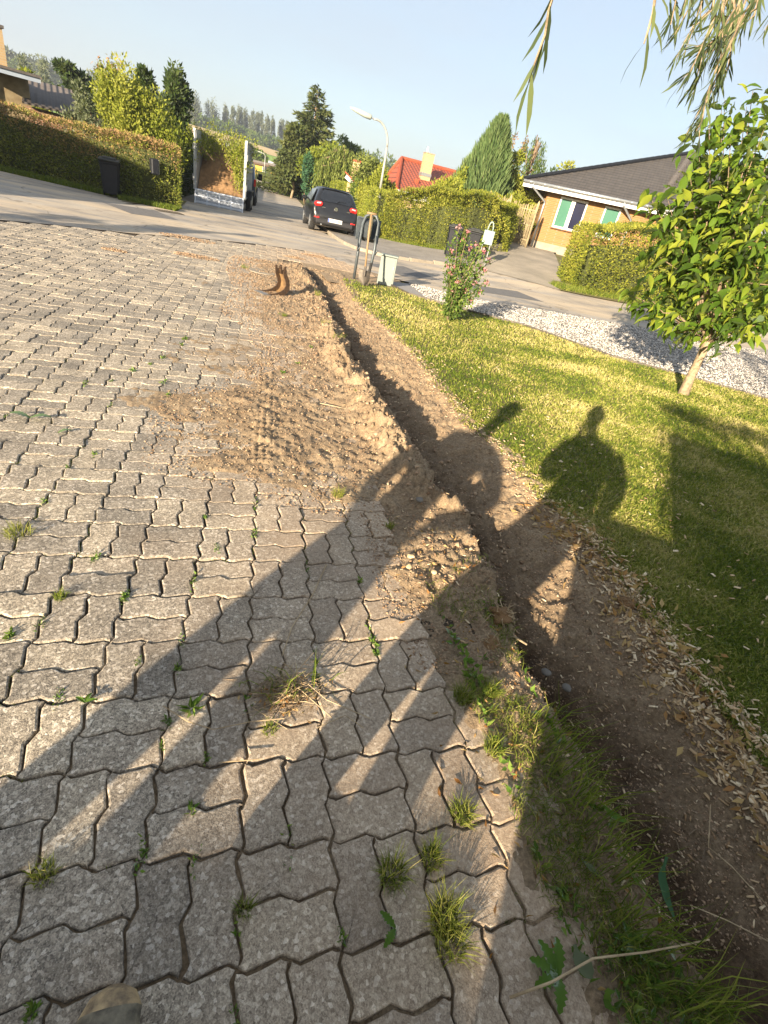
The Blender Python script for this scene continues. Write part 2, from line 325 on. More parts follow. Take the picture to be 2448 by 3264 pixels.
# ------------------------------------------------------------------ leaf / blade clouds
def unit(v): return v/np.maximum(np.linalg.norm(v, axis=1, keepdims=True), 1e-9)
def leaf_arrays(P, L, Wd, D=None, rs=rng, spread=1.):
    """pointed leaves: six corners each, folded a little along the midrib"""
    n = len(P); L = np.broadcast_to(np.asarray(L, float), (n,))[:, None]*rs.uniform(.7, 1.25, (n, 1)); Wd = L*Wd
    d = rs.normal(size=(n, 3)) if D is None else D+rs.normal(size=(n, 3))*spread*.5
    d = unit(d); s = unit(np.cross(d, rs.normal(size=(n, 3)))); nn = np.cross(d, s)
    a = P; b = P+d*L*.38+s*Wd*.5+nn*Wd*.12; c = P+d*L-nn*Wd*.25; e = P+d*L*.38-s*Wd*.5+nn*Wd*.12
    V = np.stack([a, b, c, e], 1).reshape(-1, 3)
    i = np.arange(n)[:, None]*4; F = np.concatenate([i+np.array([[0, 1, 2]]), i+np.array([[0, 2, 3]])], 0)
    return V, F
def leaves(name, P, L, Wd, mat, parent=None, D=None, v=None, spread=1., rs=rng):
    P = np.asarray(P, float); V, F = leaf_arrays(P, L, Wd, D, rs, spread); n = len(P)
    if v is None: v = rs.random(n)
    return mesh(name, V, F, mat, parent, False, np.repeat(np.clip(v, 0, 1), 4))
def blades_arrays(P, H, Wd, lean=.5, D=None, rs=rng, curl=1.):
    n = len(P); H = np.broadcast_to(np.asarray(H, float), (n,))[:, None]*rs.uniform(.55, 1.35, (n, 1))
    a = rs.uniform(0, 2*np.pi, n); l = np.stack([np.cos(a), np.sin(a), 0*a], 1)*rs.uniform(.1, 1, (n, 1))*lean
    if D is not None: l = l*.6+D
    up = np.array([[0, 0, 1.]]); s = unit(np.cross(up+l, rs.normal(size=(n, 3))))*np.broadcast_to(np.asarray(Wd, float), (n,))[:, None]*.5
    m = P+unit(up+l*.5)*H*.5; t = m+unit(up*(1-.45*curl)+l*1.6)*H*.55
    V = np.stack([P-s, P+s, m+s*.8, m-s*.8, t], 1).reshape(-1, 3); i = np.arange(n)[:, None]*5
    F = np.concatenate([i+np.array([[0, 1, 2]]), i+np.array([[0, 2, 3]]), i+np.array([[3, 2, 4]])], 0); return V, F
def blades(name, P, H, Wd, mat, parent=None, lean=.5, v=None, D=None, rs=rng):
    P = np.asarray(P, float); V, F = blades_arrays(P, H, Wd, lean, D, rs)
    if v is None: v = rs.random(len(P))
    return mesh(name, V, F, mat, parent, False, np.repeat(np.clip(v, 0, 1), 5))
# ================================================================== SETTING
def interp(tab, t):
    tab = sorted(tab); return np.interp(t, [a for a, b in tab], [b for a, b in tab])
TL = [(-1, 1.2), (.38, 1.20), (.64, 1.18), (.91, 1.16), (1.19, 1.17), (1.49, 1.18), (1.9, 1.23), (2.25, 1.26), (2.7, 1.20), (3.15, 1.16), (3.5, 1.10), (4.25, 1.08), (5.14, 1.06), (5.65, .98), (6.5, 1.0), (8.1, .96), (9.9, .90), (11.1, .82), (12, .8)]
LE = [(-1, 1.96), (.74, 1.94), (1.17, 1.95), (1.56, 1.98), (1.95, 2.04), (2.3, 2.0), (2.77, 1.93), (3.36, 1.93), (3.88, 1.78), (4.4, 1.8), (5.1, 1.81), (6.3, 1.8), (7.6, 1.65), (8.8, 1.5), (10.5, 1.55), (12, 1.5)]
DL = [(-1, .95), (1.2, .95), (1.6, .84), (2.25, .84), (2.31, .56), (2.48, .2), (2.66, -.34), (3.3, -.42), (3.82, -.4), (4.1, -.1), (4.39, .05), (5.0, .25), (5.95, .1), (6.6, -.25), (8.1, -.15), (9.5, -.35), (11, -.41), (12.2, -.1)]
def xL(y): return interp(TL, y)+.045*(fbm(y*3.1, y*0+2.2, 4)-.5)*2+.035*(fbm(y*11, y*0+6.2, 3)-.5)*2+.02*(fbm(y*31, y*0+1.2, 2)-.5)*2
def xE(y): return interp(LE, y)+.05*(fbm(y*2.3, y*0+9.2, 4)-.5)*2
def zsoil(x, y):
    u = x-xL(y); wd = xE(y)-xL(y); n1 = fbm(x*4, y*4); n2 = fbm(x*16+3, y*16, 4); n3 = fbm(x*55+3, y*55, 3)
    xd = interp(DL, y+.9*(fbm(x*1.7+2, y*1.3+8, 4)-.5)*ss(y-1.2))+.5*(fbm(x*1.1+y*2.1, y+4.4, 4)-.5)*ss(y-1.2)
    cov = ss((x-xd+.3)/(.3+.55*ss(y-1.8))); fade = ss((12.2-y)/1.2)
    patch = ss((fbm(x*2.2+9, y*2.2+3, 4)-.58)/.1)*ss((x+1.6)/1.)*ss((y-2)/1)*fade*.6
    bank = (-.016+.0065*ss((x-xd+.7)/.6)*ss(y-1.9)*fade*(.5+n1)+np.maximum(cov*(-.001+.042*n1), patch*.022)*fade+(n2-.5)*.042*np.maximum(cov, patch)+(n3-.5)*.024*np.maximum(cov, patch))
    mound = np.exp(-((u+.17)/.14)**2)*(.02+.1*ss((n1-.35)/.3))*ss((y-1.45)/.3)*(1-.5*ss((y-5.5)/1.5))*fade
    bank = bank+mound+((n2-.5)*.065+(n3-.5)*.05)*mound/.08
    # tyre tread pressed into the spread soil
    tx = (x-(.02+.012*y)); tm = np.exp(-(tx/.085)**4)*ss((y-2.75)/.1)*ss((4.6-y)/.2)*(1-.6*ss((y-3.5)/.2)*ss((4.1-y)/.1))
    tread = np.where((np.sin(y*2*np.pi/.06+np.abs(tx)*20) > .0) & (np.cos(tx*2*np.pi/.045) > -.5), .008, -.005)
    bank = bank+tm*(tread+.004)
    dp = np.interp(y, [-1, .5, 1.2, 1.8, 5, 9.5, 11, 11.6], [.25, .25, .23, .18, .16, .15, .1, 0])*(.85+.35*n1)
    a = np.clip(u/.03, 0, 1); bot = .09+.06*n1+.12*ss((1.6-y)/.6)
    r = np.clip((u-bot)/np.maximum(wd-bot, .1), 0, 1)
    tr = -dp*ss(a)*(1-r**.75)+(n2-.5)*.06+(n3-.5)*.03
    tr = tr+.01*ss((r-.8)/.2)-.13*np.exp(-((u-.055)/.05)**4)*ss((y-1.5)/.5)*ss((11-y)/1)
    return np.where(u < 0, bank, tr*ss((12-y)/.5)+bank*(1-ss(u/.03))*0)
# soil sheet, finer towards the viewer
ys = [-.8]
while ys[-1] < 12.3: ys.append(ys[-1]+max(.011, .0042*max(ys[-1], 0)+.004))
ys = np.array(ys); nx = 330
sg = np.linspace(0, 1, nx)[None, :]; Y = np.repeat(ys[:, None], nx, 1); X = -1.7+(xE(Y[:, :1])+.12+1.7)*sg
Z = zsoil(X, Y)
def gridfaces(a, b):
    i = np.arange(a-1)[:, None]*b+np.arange(b-1)[None, :]; i = i.ravel()
    return np.stack([i, i+1, i+b+1, i+b], 1)
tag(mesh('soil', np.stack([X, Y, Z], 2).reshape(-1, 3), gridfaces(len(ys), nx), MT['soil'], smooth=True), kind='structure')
def sheet(name, A, B, off, mat, n=12, m=60, kind='structure', smooth=True, nz=0):
    """ruled sheet between two polylines laid on the terrain"""
    def res(P, k):
        P = np.array(P, float); d = np.r_[0, np.cumsum(np.linalg.norm(np.diff(P[:, :2], axis=0), axis=1))]; t = np.linspace(0, d[-1], k)
        return np.stack([np.interp(t, d, P[:, 0]), np.interp(t, d, P[:, 1])], 1)
    a = res(A, m); b = res(B, m); s = np.linspace(0, 1, n)[None, :, None]; G = a[:, None]*(1-s)+b[:, None]*s
    z = T(G[..., 0], G[..., 1])+off+(fbm(G[..., 0]*.8, G[..., 1]*.8)-.5)*nz
    return tag(mesh(name, np.dstack([G, z[..., None]]).reshape(-1, 3), gridfaces(m, n), mat, smooth=smooth), kind=kind)
# wide ground under everything
gx = np.r_[np.arange(-420, -40, 14), np.arange(-40, 50, 1.), np.arange(50, 430, 14)]; gy = np.r_[np.arange(-60, -20, 5), np.arange(-20, 50, 1.), np.arange(50, 150, 5), np.arange(150, 900, 15)]
GX, GY = np.meshgrid(gx, gy); GZ = T(GX, GY)-.05
GZ -= .35*((GX > -1.9) & (GX < 2.6) & (GY > -3) & (GY < 13))
tag(mesh('ground', np.stack([GX, GY, GZ], 2).reshape(-1, 3), gridfaces(len(gy), len(gx)), MT['ground'], smooth=True), kind='structure')
# paving: joint sand, then every stone of the basket pattern
sheet('joint_sand', [(-12, -4), (-12, 12)], [(1.0, -4), (1.0, 11.8), (2.7, 12.2), (2.2, 14.9)], -.015, MT['sand'], 150, 300, nz=.016)
YB = [(-14, 3.), (-9, 6.4), (-4.2, 10.5), (-3.5, 11.2), (-2.6, 11.75), (-1.5, 13.0), (-.18, 14.1), (1.26, 14.8), (2.1, 13.3), (2.9, 12.6), (3.5, 12.3), (4.5, 11.45), (6.3, 11.85), (8.2, 12.0), (10.9, 12.4), (13.5, 11.6), (18, 10)]
pc = .242; x0 = -.445; y0 = 1.14
A_ = .0095
def edge(k, n):  # one long/short edge as zigzag: returns (t, w)
    out = []
    for i in range(n): out += [(i*.5, 0.), (i*.5+.09, A_), (i*.5+.41, -A_)]
    return out
PV = []; PF = []; PATT = []; PN = 0
def stone(cx, cy, w_, h_):
    global PN
    nx_, ny_ = int(round(w_*2)), int(round(h_*2))
    # walk order: bottom L-R, right up, top R-L, left down; make opposite sides share the same wave
    bot = [(cx+t, cy-o/pc) for t, o in edge(0, nx_)]; rt = [(cx+w_+o/pc, cy+t) for t, o in edge(0, ny_)]
    tp = [(cx+t, cy+h_-o/pc) for t, o in edge(0, nx_)]; lf = [(cx+o/pc, cy+t) for t, o in edge(0, ny_)]
    tp = tp[1:]+[(cx+w_, cy+h_)]; lf = lf[1:]+[(cx, cy+h_)]
    p = np.array(bot+rt+tp[::-1]+lf[::-1]); k = len(p)
    q_ = []
    for a_, b_ in zip(p, np.roll(p, -1, 0)):
        m_ = 3 if cy < 18 else 1
        q_ += [a_+(b_-a_)*f_/m_ for f_ in range(m_)]
    p = np.array(q_); k = len(p)
    p = p*pc+np.array([x0, y0]); nx_p = np.roll(p, -1, 0)-p; nrm = np.stack([-nx_p[:, 1], nx_p[:, 0]], 1); nrm /= np.linalg.norm(nrm, axis=1, keepdims=True)
    av = nrm+np.roll(nrm, 1, 0); av /= np.linalg.norm(av, axis=1, keepdims=True)
    c = p.mean(0); zj = rng.normal()*.002; tx, ty = rng.normal(size=2)*.017; yaw = rng.normal()*.008; gp = .0028+rng.random()*.0026
    jt_ = rng.normal(size=(k, 2))*.0011; jt_ = (jt_+np.roll(jt_, 1, 0))*.8; chp = np.where(rng.random(k) < .12, 1.2, 0)
    rings = []
    for ins, z in ((gp-.0006, -.045), (gp-.0006, -.005), (gp+.001, -.0018), (gp+.005, 0.)):
        q = p+av*ins; q = q-c; q = q@np.array([[math.cos(yaw), math.sin(yaw)], [-math.sin(yaw), math.cos(yaw)]])
        q = q+jt_; rings.append(np.c_[q+c, z*(1+(z > -.01)*chp)+zj+q@np.array([tx, ty])*.6])
    lr = rings[-1]; cc_ = lr[:, :2].mean(0); dv = lr[:, :2]-cc_; th_ = np.unwrap(np.arctan2(dv[:, 1], dv[:, 0])); th2 = np.maximum.accumulate(th_+np.arange(k)*1e-6); rad_ = np.linalg.norm(dv, axis=1)
    lr[:, 0] = cc_[0]+np.cos(th2)*rad_; lr[:, 1] = cc_[1]+np.sin(th2)*rad_
    V = np.concatenate(rings); PV.append(V)
    for r_ in range(3):
        for i in range(k): PF.append((PN+r_*k+i, PN+r_*k+(i+1) % k, PN+(r_+1)*k+(i+1) % k, PN+(r_+1)*k+i))
    PV[-1] = V = np.r_[V, [[*rings[-1][:, :2].mean(0), rings[-1][:, 2].mean()]]]
    for i in range(k): PF.append((PN+3*k+i, PN+3*k+(i+1) % k, PN+4*k))
    PATT.append(np.full(len(V), rng.random())); PN += len(V)
for j in range(-9, 58):
    for i in range(-34, 12):
        rng_ = None; cx, cy = x0+i*pc, y0+j*pc
        if cx+pc > (.86 if cy > 1.1 else 1.1) and cy < 12.1 or cx < -1.9-.47*max(cy, 0) or cy > interp(YB, cx)-.2: continue
        if 12.1 > cy > 1.6 and cx > xL(np.array(cy))-.32-pc: continue
        if (i+j) % 2 == 0: stone(i, j, .5, 1); stone(i+.5, j, .5, 1)
        else: stone(i, j, 1, .5); stone(i, j+.5, 1, .5)
tag(mesh('paving', np.concatenate(PV), PF, MT['paver'], attr=np.concatenate(PATT)), kind='structure')
# asphalt of the junction and the street
jt = [(-14, 21.5), (-7.8, 20.4), (-6.4, 19.9), (-5.3, 19.0), (-4.5, 19.0), (-3.4, 18.8), (-3.3, 22), (2.3, 22), (2.45, 19.3), (2.85, 17.6), (3.5, 17.2), (4.6, 18.0), (6.5, 18.7), (9.2, 17.3), (13, 16.7), (18, 16)]
def byx(tab, xs): return [(x, float(interp(tab, x))) for x in xs]
xs = np.r_[np.linspace(-14, -3.4, 20), np.linspace(-3.3, 18, 60)]
sheet('road', byx(YB, xs), byx(jt, xs), -.004, MT['asphalt'], 30, 90)
sheet('street', [(-3.3, 21.98), (-3.2, 60), (-3.0, 150)], [(2.3, 21.98), (2.6, 60), (3.4, 150)], -.004, MT['asphalt'], 10, 80)
sheet('cross_road', [(3.3, 118), (90, 118)], [(3.3, 126), (90, 126)], -.01, MT['asphalt'], 5, 30)
KL = [(2.34, 40), (2.36, 24), (2.38, 21.6), (2.51, 19.0), (2.88, 17.6), (3.5, 17.2), (4.6, 17.5), (5.6, 17.9), (6.8, 18.1)]
KI = [(4.4, 40), (4.4, 26), (4.6, 23.6), (5.0, 22.6), (5.6, 21.9), (6.2, 21.3), (6.8, 20.9), (7.4, 20.5), (7.9, 20.2)]
sheet('pavement', KL, KI, .07, MT['pave2'], 8, 90)
P = np.array(KL); d = np.r_[0, np.cumsum(np.linalg.norm(np.diff(P, axis=0), axis=1))]
if True:
    mb = MB(); t = 0
    while t < d[-1]-.6:
        a = np.array([np.interp(t, d, P[:, 0]), np.interp(t, d, P[:, 1])]); b = np.array([np.interp(t+.95, d, P[:, 0]), np.interp(t+.95, d, P[:, 1])]); c = (a+b)/2
        mb.box((c[0], c[1], T(*c)+.01), (np.linalg.norm(b-a), .13, .15), math.atan2(*(b-a)[::-1]), .015); t += .97
    tag(mb.build('kerb', MT['kerb']), kind='structure')
sheet('driveway', [(6.9, 18.2), (8.2, 22), (9.6, 26.5), (10.4, 29)], [(9.3, 16.1), (11.0, 19.5), (13.2, 24.6), (15.5, 28)], .012, MT['drive'], 14, 30)
GN = [(2.6, 11.2), (2.82, 10.47), (3.70, 9.81), (4.83, 9.19), (5.82, 7.70), (7.10, 6.97), (7.92, 6.38), (10.5, 4.2), (14, 1)]
GF = [(2.75, 11.9), (3.3, 12.2), (4.49, 11.48), (6.30, 11.80), (8.24, 11.95), (10.87, 12.3), (13.48, 11.6), (16, 11), (19, 10)]
sheet('gravel_bed', GN, GF, .0, MT['gravelbed'], 20, 80, nz=.02)
# lawn base
def lawnx(y): return interp([(b, a) for a, b in GN], y)
LY = np.r_[np.linspace(-.8, 4, 60), np.linspace(4.1, 10.6, 60)]
s = np.linspace(0, 1, 60)[None, :]**1.4; Yl = np.repeat(LY[:, None], 60, 1); xa = xE(Yl[:, :1])+.02; xb = np.maximum(lawnx(Yl[:, :1]), xa+.3); Xl = xa+(xb-xa)*s
Zl = .012+.02*(fbm(Xl*2, Yl*2)-.5)-.02*np.exp(-(Xl-xa)/.08)
tag(mesh('lawn', np.stack([Xl, Yl, Zl], 2).reshape(-1, 3), gridfaces(len(LY), 60), MT['lawnbase'], smooth=True), kind='structure')
def lawnz(x, y): return .012+.02*(fbm(x*2, y*2)-.5)
sheet('sandy_patch', [(1.2, 10.4), (2.0, 10.45), (2.95, 10.6)], [(1.0, 12.9), (2.2, 13.4), (3.1, 12.6)], -.009, MT['soil'], 12, 30)
for nm, A, B_ in (('road_patch', [(3.4, 13.2), (4.6, 14.0)], [(2.6, 14.6), (3.9, 15.6)]), ('road_patch', [(5.5, 13.2), (7.5, 13.6)], [(5.3, 14.3), (7.2, 14.8)]), ('road_patch', [(-3.2, 15.2), (-2.2, 15.9)], [(-4.2, 16.6), (-3.0, 17.2)])): sheet(nm, A, B_, .0, MT['asphalt_new'], 8, 8)
# fields on the hill
def fieldsheet(name, x1, x2, y1, y2, off, mat):
    sheet(name, [(x1, y1), (x2, y1)], [(x1, y2), (x2, y2)], off, mat, 20, 60)
fieldsheet('green_field', -120, 70, 175, 262, .35, MT['meadow']); fieldsheet('stubble_field', -150, 70, 264, 335, .35, MT['wheat'])
# ================================================================== PLANT BUILDERS
def limbs(mb, base, H, r, n, spread, rs, start=.35):
    """trunk with tapered limbs; returns limb ends"""
    x, y, z = base; b = rs.normal(size=2)*.03*H
    tr = [(x+b[0]*math.sin(k*1.3), y+b[1]*math.sin(k*1.7), z+H*k/6) for k in range(6)]
    mb.tube(tr, [r*(1-.14*k) for k in range(6)], 7); ends = []
    for i in range(n):
        t = start+(1-start)*i/n; k = min(int(t*6), 5); p = np.array(tr[min(k, 5)]); a = i*2.4+rs.random(); L = spread*rs.uniform(.5, 1)*(1.1-.5*t)
        q = p+np.array([math.cos(a)*L*.5, math.sin(a)*L*.5, L*.3]); e = p+np.array([math.cos(a)*L, math.sin(a)*L, L*.75])
        mb.tube([p, q, e], [r*.4, r*.25, r*.08], 5); ends.append(e)
    return ends
def broad(name, label, cat, base, H, rad, mat, n=2600, leaf=.16, z0=.15, clumps=26, seed=0, group=None, shape='round', bark='bark', tone=(0, 1), flat=.7, spike=0):
    """broad or bushy tree: leaves gathered in uneven clumps through the crown"""
    rs = np.random.default_rng(seed+11); t = thing(name, label, cat, base, 0, group)
    hz = H*(1-z0); cz = H*z0+hz/2; C = []; Rr = []
    for i in range(clumps):
        while True:
            q = rs.uniform(-1, 1, 3)
            if np.linalg.norm(q) < 1: break
        q = q/np.linalg.norm(q)*rs.uniform(.45, .92)
        if shape == 'cone': q[2] = rs.uniform(-1, .95); f = (1-q[2])/2*.9+.1; a = rs.uniform(0, 6.28); rr = rs.uniform(.3, .9); q[0], q[1] = math.cos(a)*f*rr, math.sin(a)*f*rr
        if shape == 'egg': q[2] = rs.uniform(-.95, .95); f = math.sqrt(max(.05, 1-q[2]**2))*(.85 if q[2] > 0 else 1); a = rs.uniform(0, 6.28); rr = rs.uniform(.35, .85); q[0], q[1] = math.cos(a)*f*rr, math.sin(a)*f*rr
        C.append((q[0]*rad, q[1]*rad, cz+q[2]*hz/2*.88)); Rr.append(rad*rs.uniform(.2, .42))
    C = np.array(C); Rr = np.array(Rr); idx = rs.integers(0, clumps, n); q = unit(rs.normal(size=(n, 3)))*(rs.random((n, 1))**.45)
    P = C[idx]+q*Rr[idx][:, None]*np.array([1, 1, flat if not spike else 1+spike]); D = unit(q+np.array([0, 0, .1+spike]))
    P[:, 2] = np.maximum(P[:, 2], .05)
    v = np.clip(tone[0]+(tone[1]-tone[0])*(rs.random(n)*.55+.45*(rs.random(clumps)[idx])), 0, 1)
    mb = MB(); limbs(mb, (0, 0, 0), H*.82, max(.05, rad*.07), 7, rad*.7, rs)
    mb.build('trunk', MT[bark], t, True); leaves('crown', P, leaf, .5, mat, t, D, v, 1.2, rs); return t
def conifer(name, label, base, H, rad, mat, n=5000, leaf=.22, seed=0, whorls=26, droop=.25, z0=.06, group=None):
    rs = np.random.default_rng(seed+5); t = thing(name, label, 'tree', base, 0, group); mb = MB(); mb.tube([(0, 0, 0), (0, 0, H*.6), (0, 0, H*.98)], [H*.018, H*.011, .015], 8)
    P = []; D = []; V = []
    for k in range(whorls):
        f = k/whorls; z = H*(z0+(1-z0)*f); nb = max(4, int(9*(1-f)+3)); L = rad*(1-f)**.85*1.0+.08
        for b in range(nb):
            a = rs.uniform(0, 6.28); l = L*rs.uniform(.65, 1.15); m = max(4, int(n*(l/rad)/(whorls*5.5))); s = rs.random(m)**.7
            dz = -droop*l*s+.22*l*s**2; c = np.array([math.cos(a), math.sin(a)])
            p = np.stack([c[0]*l*s, c[1]*l*s, z+dz], 1); w_ = (.1+.22*l*(1-s)*s*2)[:, None]; p += rs.normal(size=p.shape)*w_*np.array([1, 1, .5])*.6
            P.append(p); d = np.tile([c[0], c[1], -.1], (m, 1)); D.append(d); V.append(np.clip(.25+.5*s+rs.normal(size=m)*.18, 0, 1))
            mb.tube([(0, 0, z), (c[0]*l*.8, c[1]*l*.8, z-droop*l*.5)], [.02+.01*l, .008], 4)
    mb.build('trunk', MT['bark'], t, True); leaves('crown', np.concatenate(P), leaf, .3, mat, t, np.concatenate(D), np.concatenate(V), .8, rs); return t
def hedge(name, label, line, h, wd, mat, dens=220, leaf=.06, seed=0, hvar=.08, group=None, brown=None, shag=.3):
    """clipped hedge along a polyline; h may be list per point"""
    rs = np.random.default_rng(seed+31); line = np.array(line, float); d = np.r_[0, np.cumsum(np.linalg.norm(np.diff(line, axis=0), axis=1))]; hs = np.array(h if hasattr(h, '__len__') else [h]*len(line), float)
    t = thing(name, label, 'hedge', (line[0][0], line[0][1], T(*line[0])), 0, group); o = np.array([line[0][0], line[0][1], float(T(*line[0]))])
    def pos(s): return np.stack([np.interp(s, d, line[:, 0]), np.interp(s, d, line[:, 1])], 1)
    def nrm(s): e = pos(np.minimum(s+.05, d[-1]))-pos(np.maximum(s-.05, 0)); e /= np.maximum(np.linalg.norm(e, axis=1, keepdims=True), 1e-6); return np.stack([-e[:, 1], e[:, 0]], 1), e
    # twiggy core
    k = max(4, int(d[-1]/.1) if d[-1] < 8 else int(d[-1]/.5)); s = np.linspace(0, d[-1], k); c = pos(s); nn, _ = nrm(s); hh = np.interp(s, d, hs)-.15-.3*shag; V = []; F = []
    for i in range(k):
        z = float(T(*c[i])); 
        for sg_, zz in ((-1, 0), (-1, 1), (1, 1), (1, 0)): p = c[i]+nn[i]*sg_*(wd/2-.15-.45*shag); V.append((p[0]-o[0], p[1]-o[1], z+zz*hh[i]-o[2]))
    for i in range(k-1): F += [(i*4+j, i*4+(j+1) % 4, i*4+4+(j+1) % 4, i*4+4+j) for j in range(4)]
    F += [(0, 1, 2, 3), (4*k-1, 4*k-2, 4*k-3, 4*k-4)]
    mesh('twigs', V, F, MT['hedgecore'], t)
    Hm = hs.mean(); area = d[-1]*(2*Hm+wd)+2*wd*Hm; n = int(area*dens)
    pick = rs.random(n)*area; sA = rs.random(n)*d[-1]; P = np.zeros((n, 3)); D = np.zeros((n, 3)); sides = pick < d[-1]*2*Hm; top = (~sides) & (pick < d[-1]*(2*Hm+wd)); end = ~(sides | top)
    sA[end] = np.where(rs.random(end.sum()) < .5, 0, d[-1]); c = pos(sA); nn, ee = nrm(sA); hh = np.interp(sA, d, hs)
    sg_ = np.where(rs.random(n) < .5, -1., 1.); zz = np.where(top, 1., rs.random(n)); off = np.where(sides, sg_, rs.uniform(-1, 1, n))*wd/2
    bulge = (fbm(sA*1.3+7, zz*2+sg_*5, 4)-.5)*shag; top_b = (fbm(sA*1.1, sA*0+3, 4)-.5)*2*hvar
    off = off+np.where(sides, sg_, 0)*(bulge-shag*.5*zz**3*(shag > .4)+rs.normal(size=n)*(.035+.03*(shag > .4))); P[:, :2] = c+nn*off[:, None]
    P[:, 2] = T(c[:, 0], c[:, 1])+zz*(hh+top_b)+np.where(top, rs.normal(size=n)*.035+bulge*.3, 0); P[:, :2] += ee*np.where(end, np.where(sA > 0, 1, -1)*(.03+rs.normal(size=n)*.03), 0)[:, None]
    D[:, :2] = nn*np.where(sides, sg_, 0)[:, None]+ee*np.where(end, np.where(sA > 0, 1, -1), 0)[:, None]; D[:, 2] = np.where(top, 1, .25)
    v = np.clip(rs.random(n)*.5+.75*(fbm(P[:, 0]*1.6+P[:, 1], P[:, 2]*1.6, 4)-.25)+.1, 0, 1); P -= o
    if brown is not None:
        z01 = P[:, 2]/hh; bm_ = (z01 > brown-.12+.5*(fbm(sA*.9, sA*0+8, 4)-.5)+rs.normal(size=n)*.07) & (rs.random(n) < .85)
        leaves('foliage', P[~bm_], leaf, .5, mat, t, D[~bm_], v[~bm_], 1.3, rs); leaves('browned_top', P[bm_], leaf, .4, LF['hedge_brown'], t, D[bm_], v[bm_], 1.3, rs)
    else: leaves('foliage', P, leaf, .5, mat, t, D, v, 1.3, rs)
    return t
MT['hedgecore'] = M('hedge_twigs', (.06, .07, .02), (.035, .04, .014), 8, .95)
def px_tree(px, ptop, D, pbase=None):
    """world base on the terrain under a seen spot and the height reaching ptop"""
    p = AT(px, ptop, D); b = np.array([p[0], p[1], float(T(p[0], p[1]))]); return b, p[2]-b[2]
# ------------------------------------------------------------------ hedges
def onray(px, D, py=600): p = AT(px, py, D); return (p[0], p[1])
hedge('clipped_hedge', 'long clipped hedge with browned top behind the wheelie bin at the left', [(-13.5, 22.5), (-10.2, 21.8), (-7.9, 20.8), (-5.9, 20.2), (-4.75, 19.7), (-3.5, 19.35), (-2.75, 19.5)], [1.95, 1.8, 1.65, 1.55, 1.55, 1.6, 1.62], .8, LF['hedge'], 900, .07, 1, brown=.74)
hedge('clipped_hedge', 'dark hedge running along the street left of the loaded trailer', [(-3.75, 22.6), (-3.8, 30), (-3.9, 60)], 1.7, .8, LF['dark'], 150, .09, 2)
hedge('clipped_hedge', 'bright green clipped hedge along the street beyond the black car', [(4.3, 44), (4.55, 75)], 1.75, 1.0, LF['hedge_bright'], 110, .1, 3)
hedge('clipped_hedge', 'yellow green clipped hedge right behind the parked black car', [(5.0, 24.5), (4.9, 30), (4.7, 43)], [1.6, 1.7, 1.75], .9, LF['yellowgreen'], 420, .08, 4)
hedge('overgrown_hedge', 'shaggy mixed hedge between the street lamp and the two black bins', [(5.3, 24.1), (5.9, 23.1), (6.8, 22.3), (7.8, 21.9), (8.6, 22.2), (9.6, 23.6), (10.2, 25.4)], [1.55, 1.7, 1.85, 1.9, 1.75, 1.5, 1.3], 1.5, LF['shaggy'], 1050, .075, 5, .28, shag=1.)
hedge('overgrown_hedge', 'rounded loose hedge in front of the yellow brick house', [(10.3, 17.6), (12.2, 17.3), (14.6, 17.2), (18.5, 16.4)], [1.65, 1.95, 1.85, 1.8], 1.9, LF['shaggy'], 900, .08, 6, .25, shag=1.1)
hedge('clipped_hedge', 'low green hedge in front of the far yellow house', [(-8, 112), (1.5, 113), (8, 113)], 1.6, 1.2, LF['hedge_bright'], 30, .18, 8)
# ------------------------------------------------------------------ trees and shrubs of the gardens
def B(px, ptop, D): return px_tree(px, ptop, D)
def T1(name, label, px, ptop, D, halfpx, kind='broad', **k):
    b, H = B(px, ptop, D); rad = halfpx/FL*D*.92
    if kind == 'broad': return broad(name, label, k.pop('cat', 'tree'), b, H, rad, **k)
    return conifer(name, label, b, H, rad, **k)
T1('dark_pine', 'dark rounded pine above the corrugated roof at the left', 210, 178, 46, 52, mat=LF['dark'], n=7000, leaf=.33, z0=.3, seed=1, clumps=26)
T1('light_shrub', 'pale leafy bush between the chimney and the dark rounded pine', 55, 200, 34, 45, mat=LF['yellowgreen'], n=1500, leaf=.22, seed=2, cat='shrub')
T1('variegated_shrub', 'silvery green shrub standing at the end of the corrugated roof', 275, 222, 24.5, 62, mat=LF['poplar'], n=3400, leaf=.13, z0=.05, seed=3, cat='shrub', clumps=34, tone=(.1, 1), spike=.5)
T1('sunlit_shrub', 'tall yellow green shrub rising behind the brown topped hedge', 382, 232, 23.5, 88, mat=LF['yellowgreen'], n=17000, leaf=.12, z0=.05, seed=4, cat='shrub', clumps=50, tone=(.3, 1), shape='egg', spike=.8)
T1('glossy_laurel', 'dark glossy tree with upright tips left of the trailer', 458, 222, 29, 40, mat=LF['dark'], n=7000, leaf=.19, z0=.2, seed=5, shape='egg', spike=.8)
T1('glossy_laurel', 'dark glossy tree with two tips right of the yellow green shrub', 548, 228, 28, 58, mat=LF['dark'], n=10000, leaf=.19, z0=.1, seed=6, shape='egg', spike=.8)
T1('olive_shrub', 'olive shrub with dry tips leaning over the hedge end', 515, 345, 23.5, 80, mat=LF['yellowgreen'], n=5200, leaf=.11, z0=.1, seed=7, cat='shrub', clumps=36, tone=(0, .8), spike=.6)
T1('green_shrub', 'small green shrub with white blossom behind the trailer side', 605, 395, 30, 34, mat=LF['hedge_bright'], n=2400, leaf=.13, seed=8, cat='shrub')
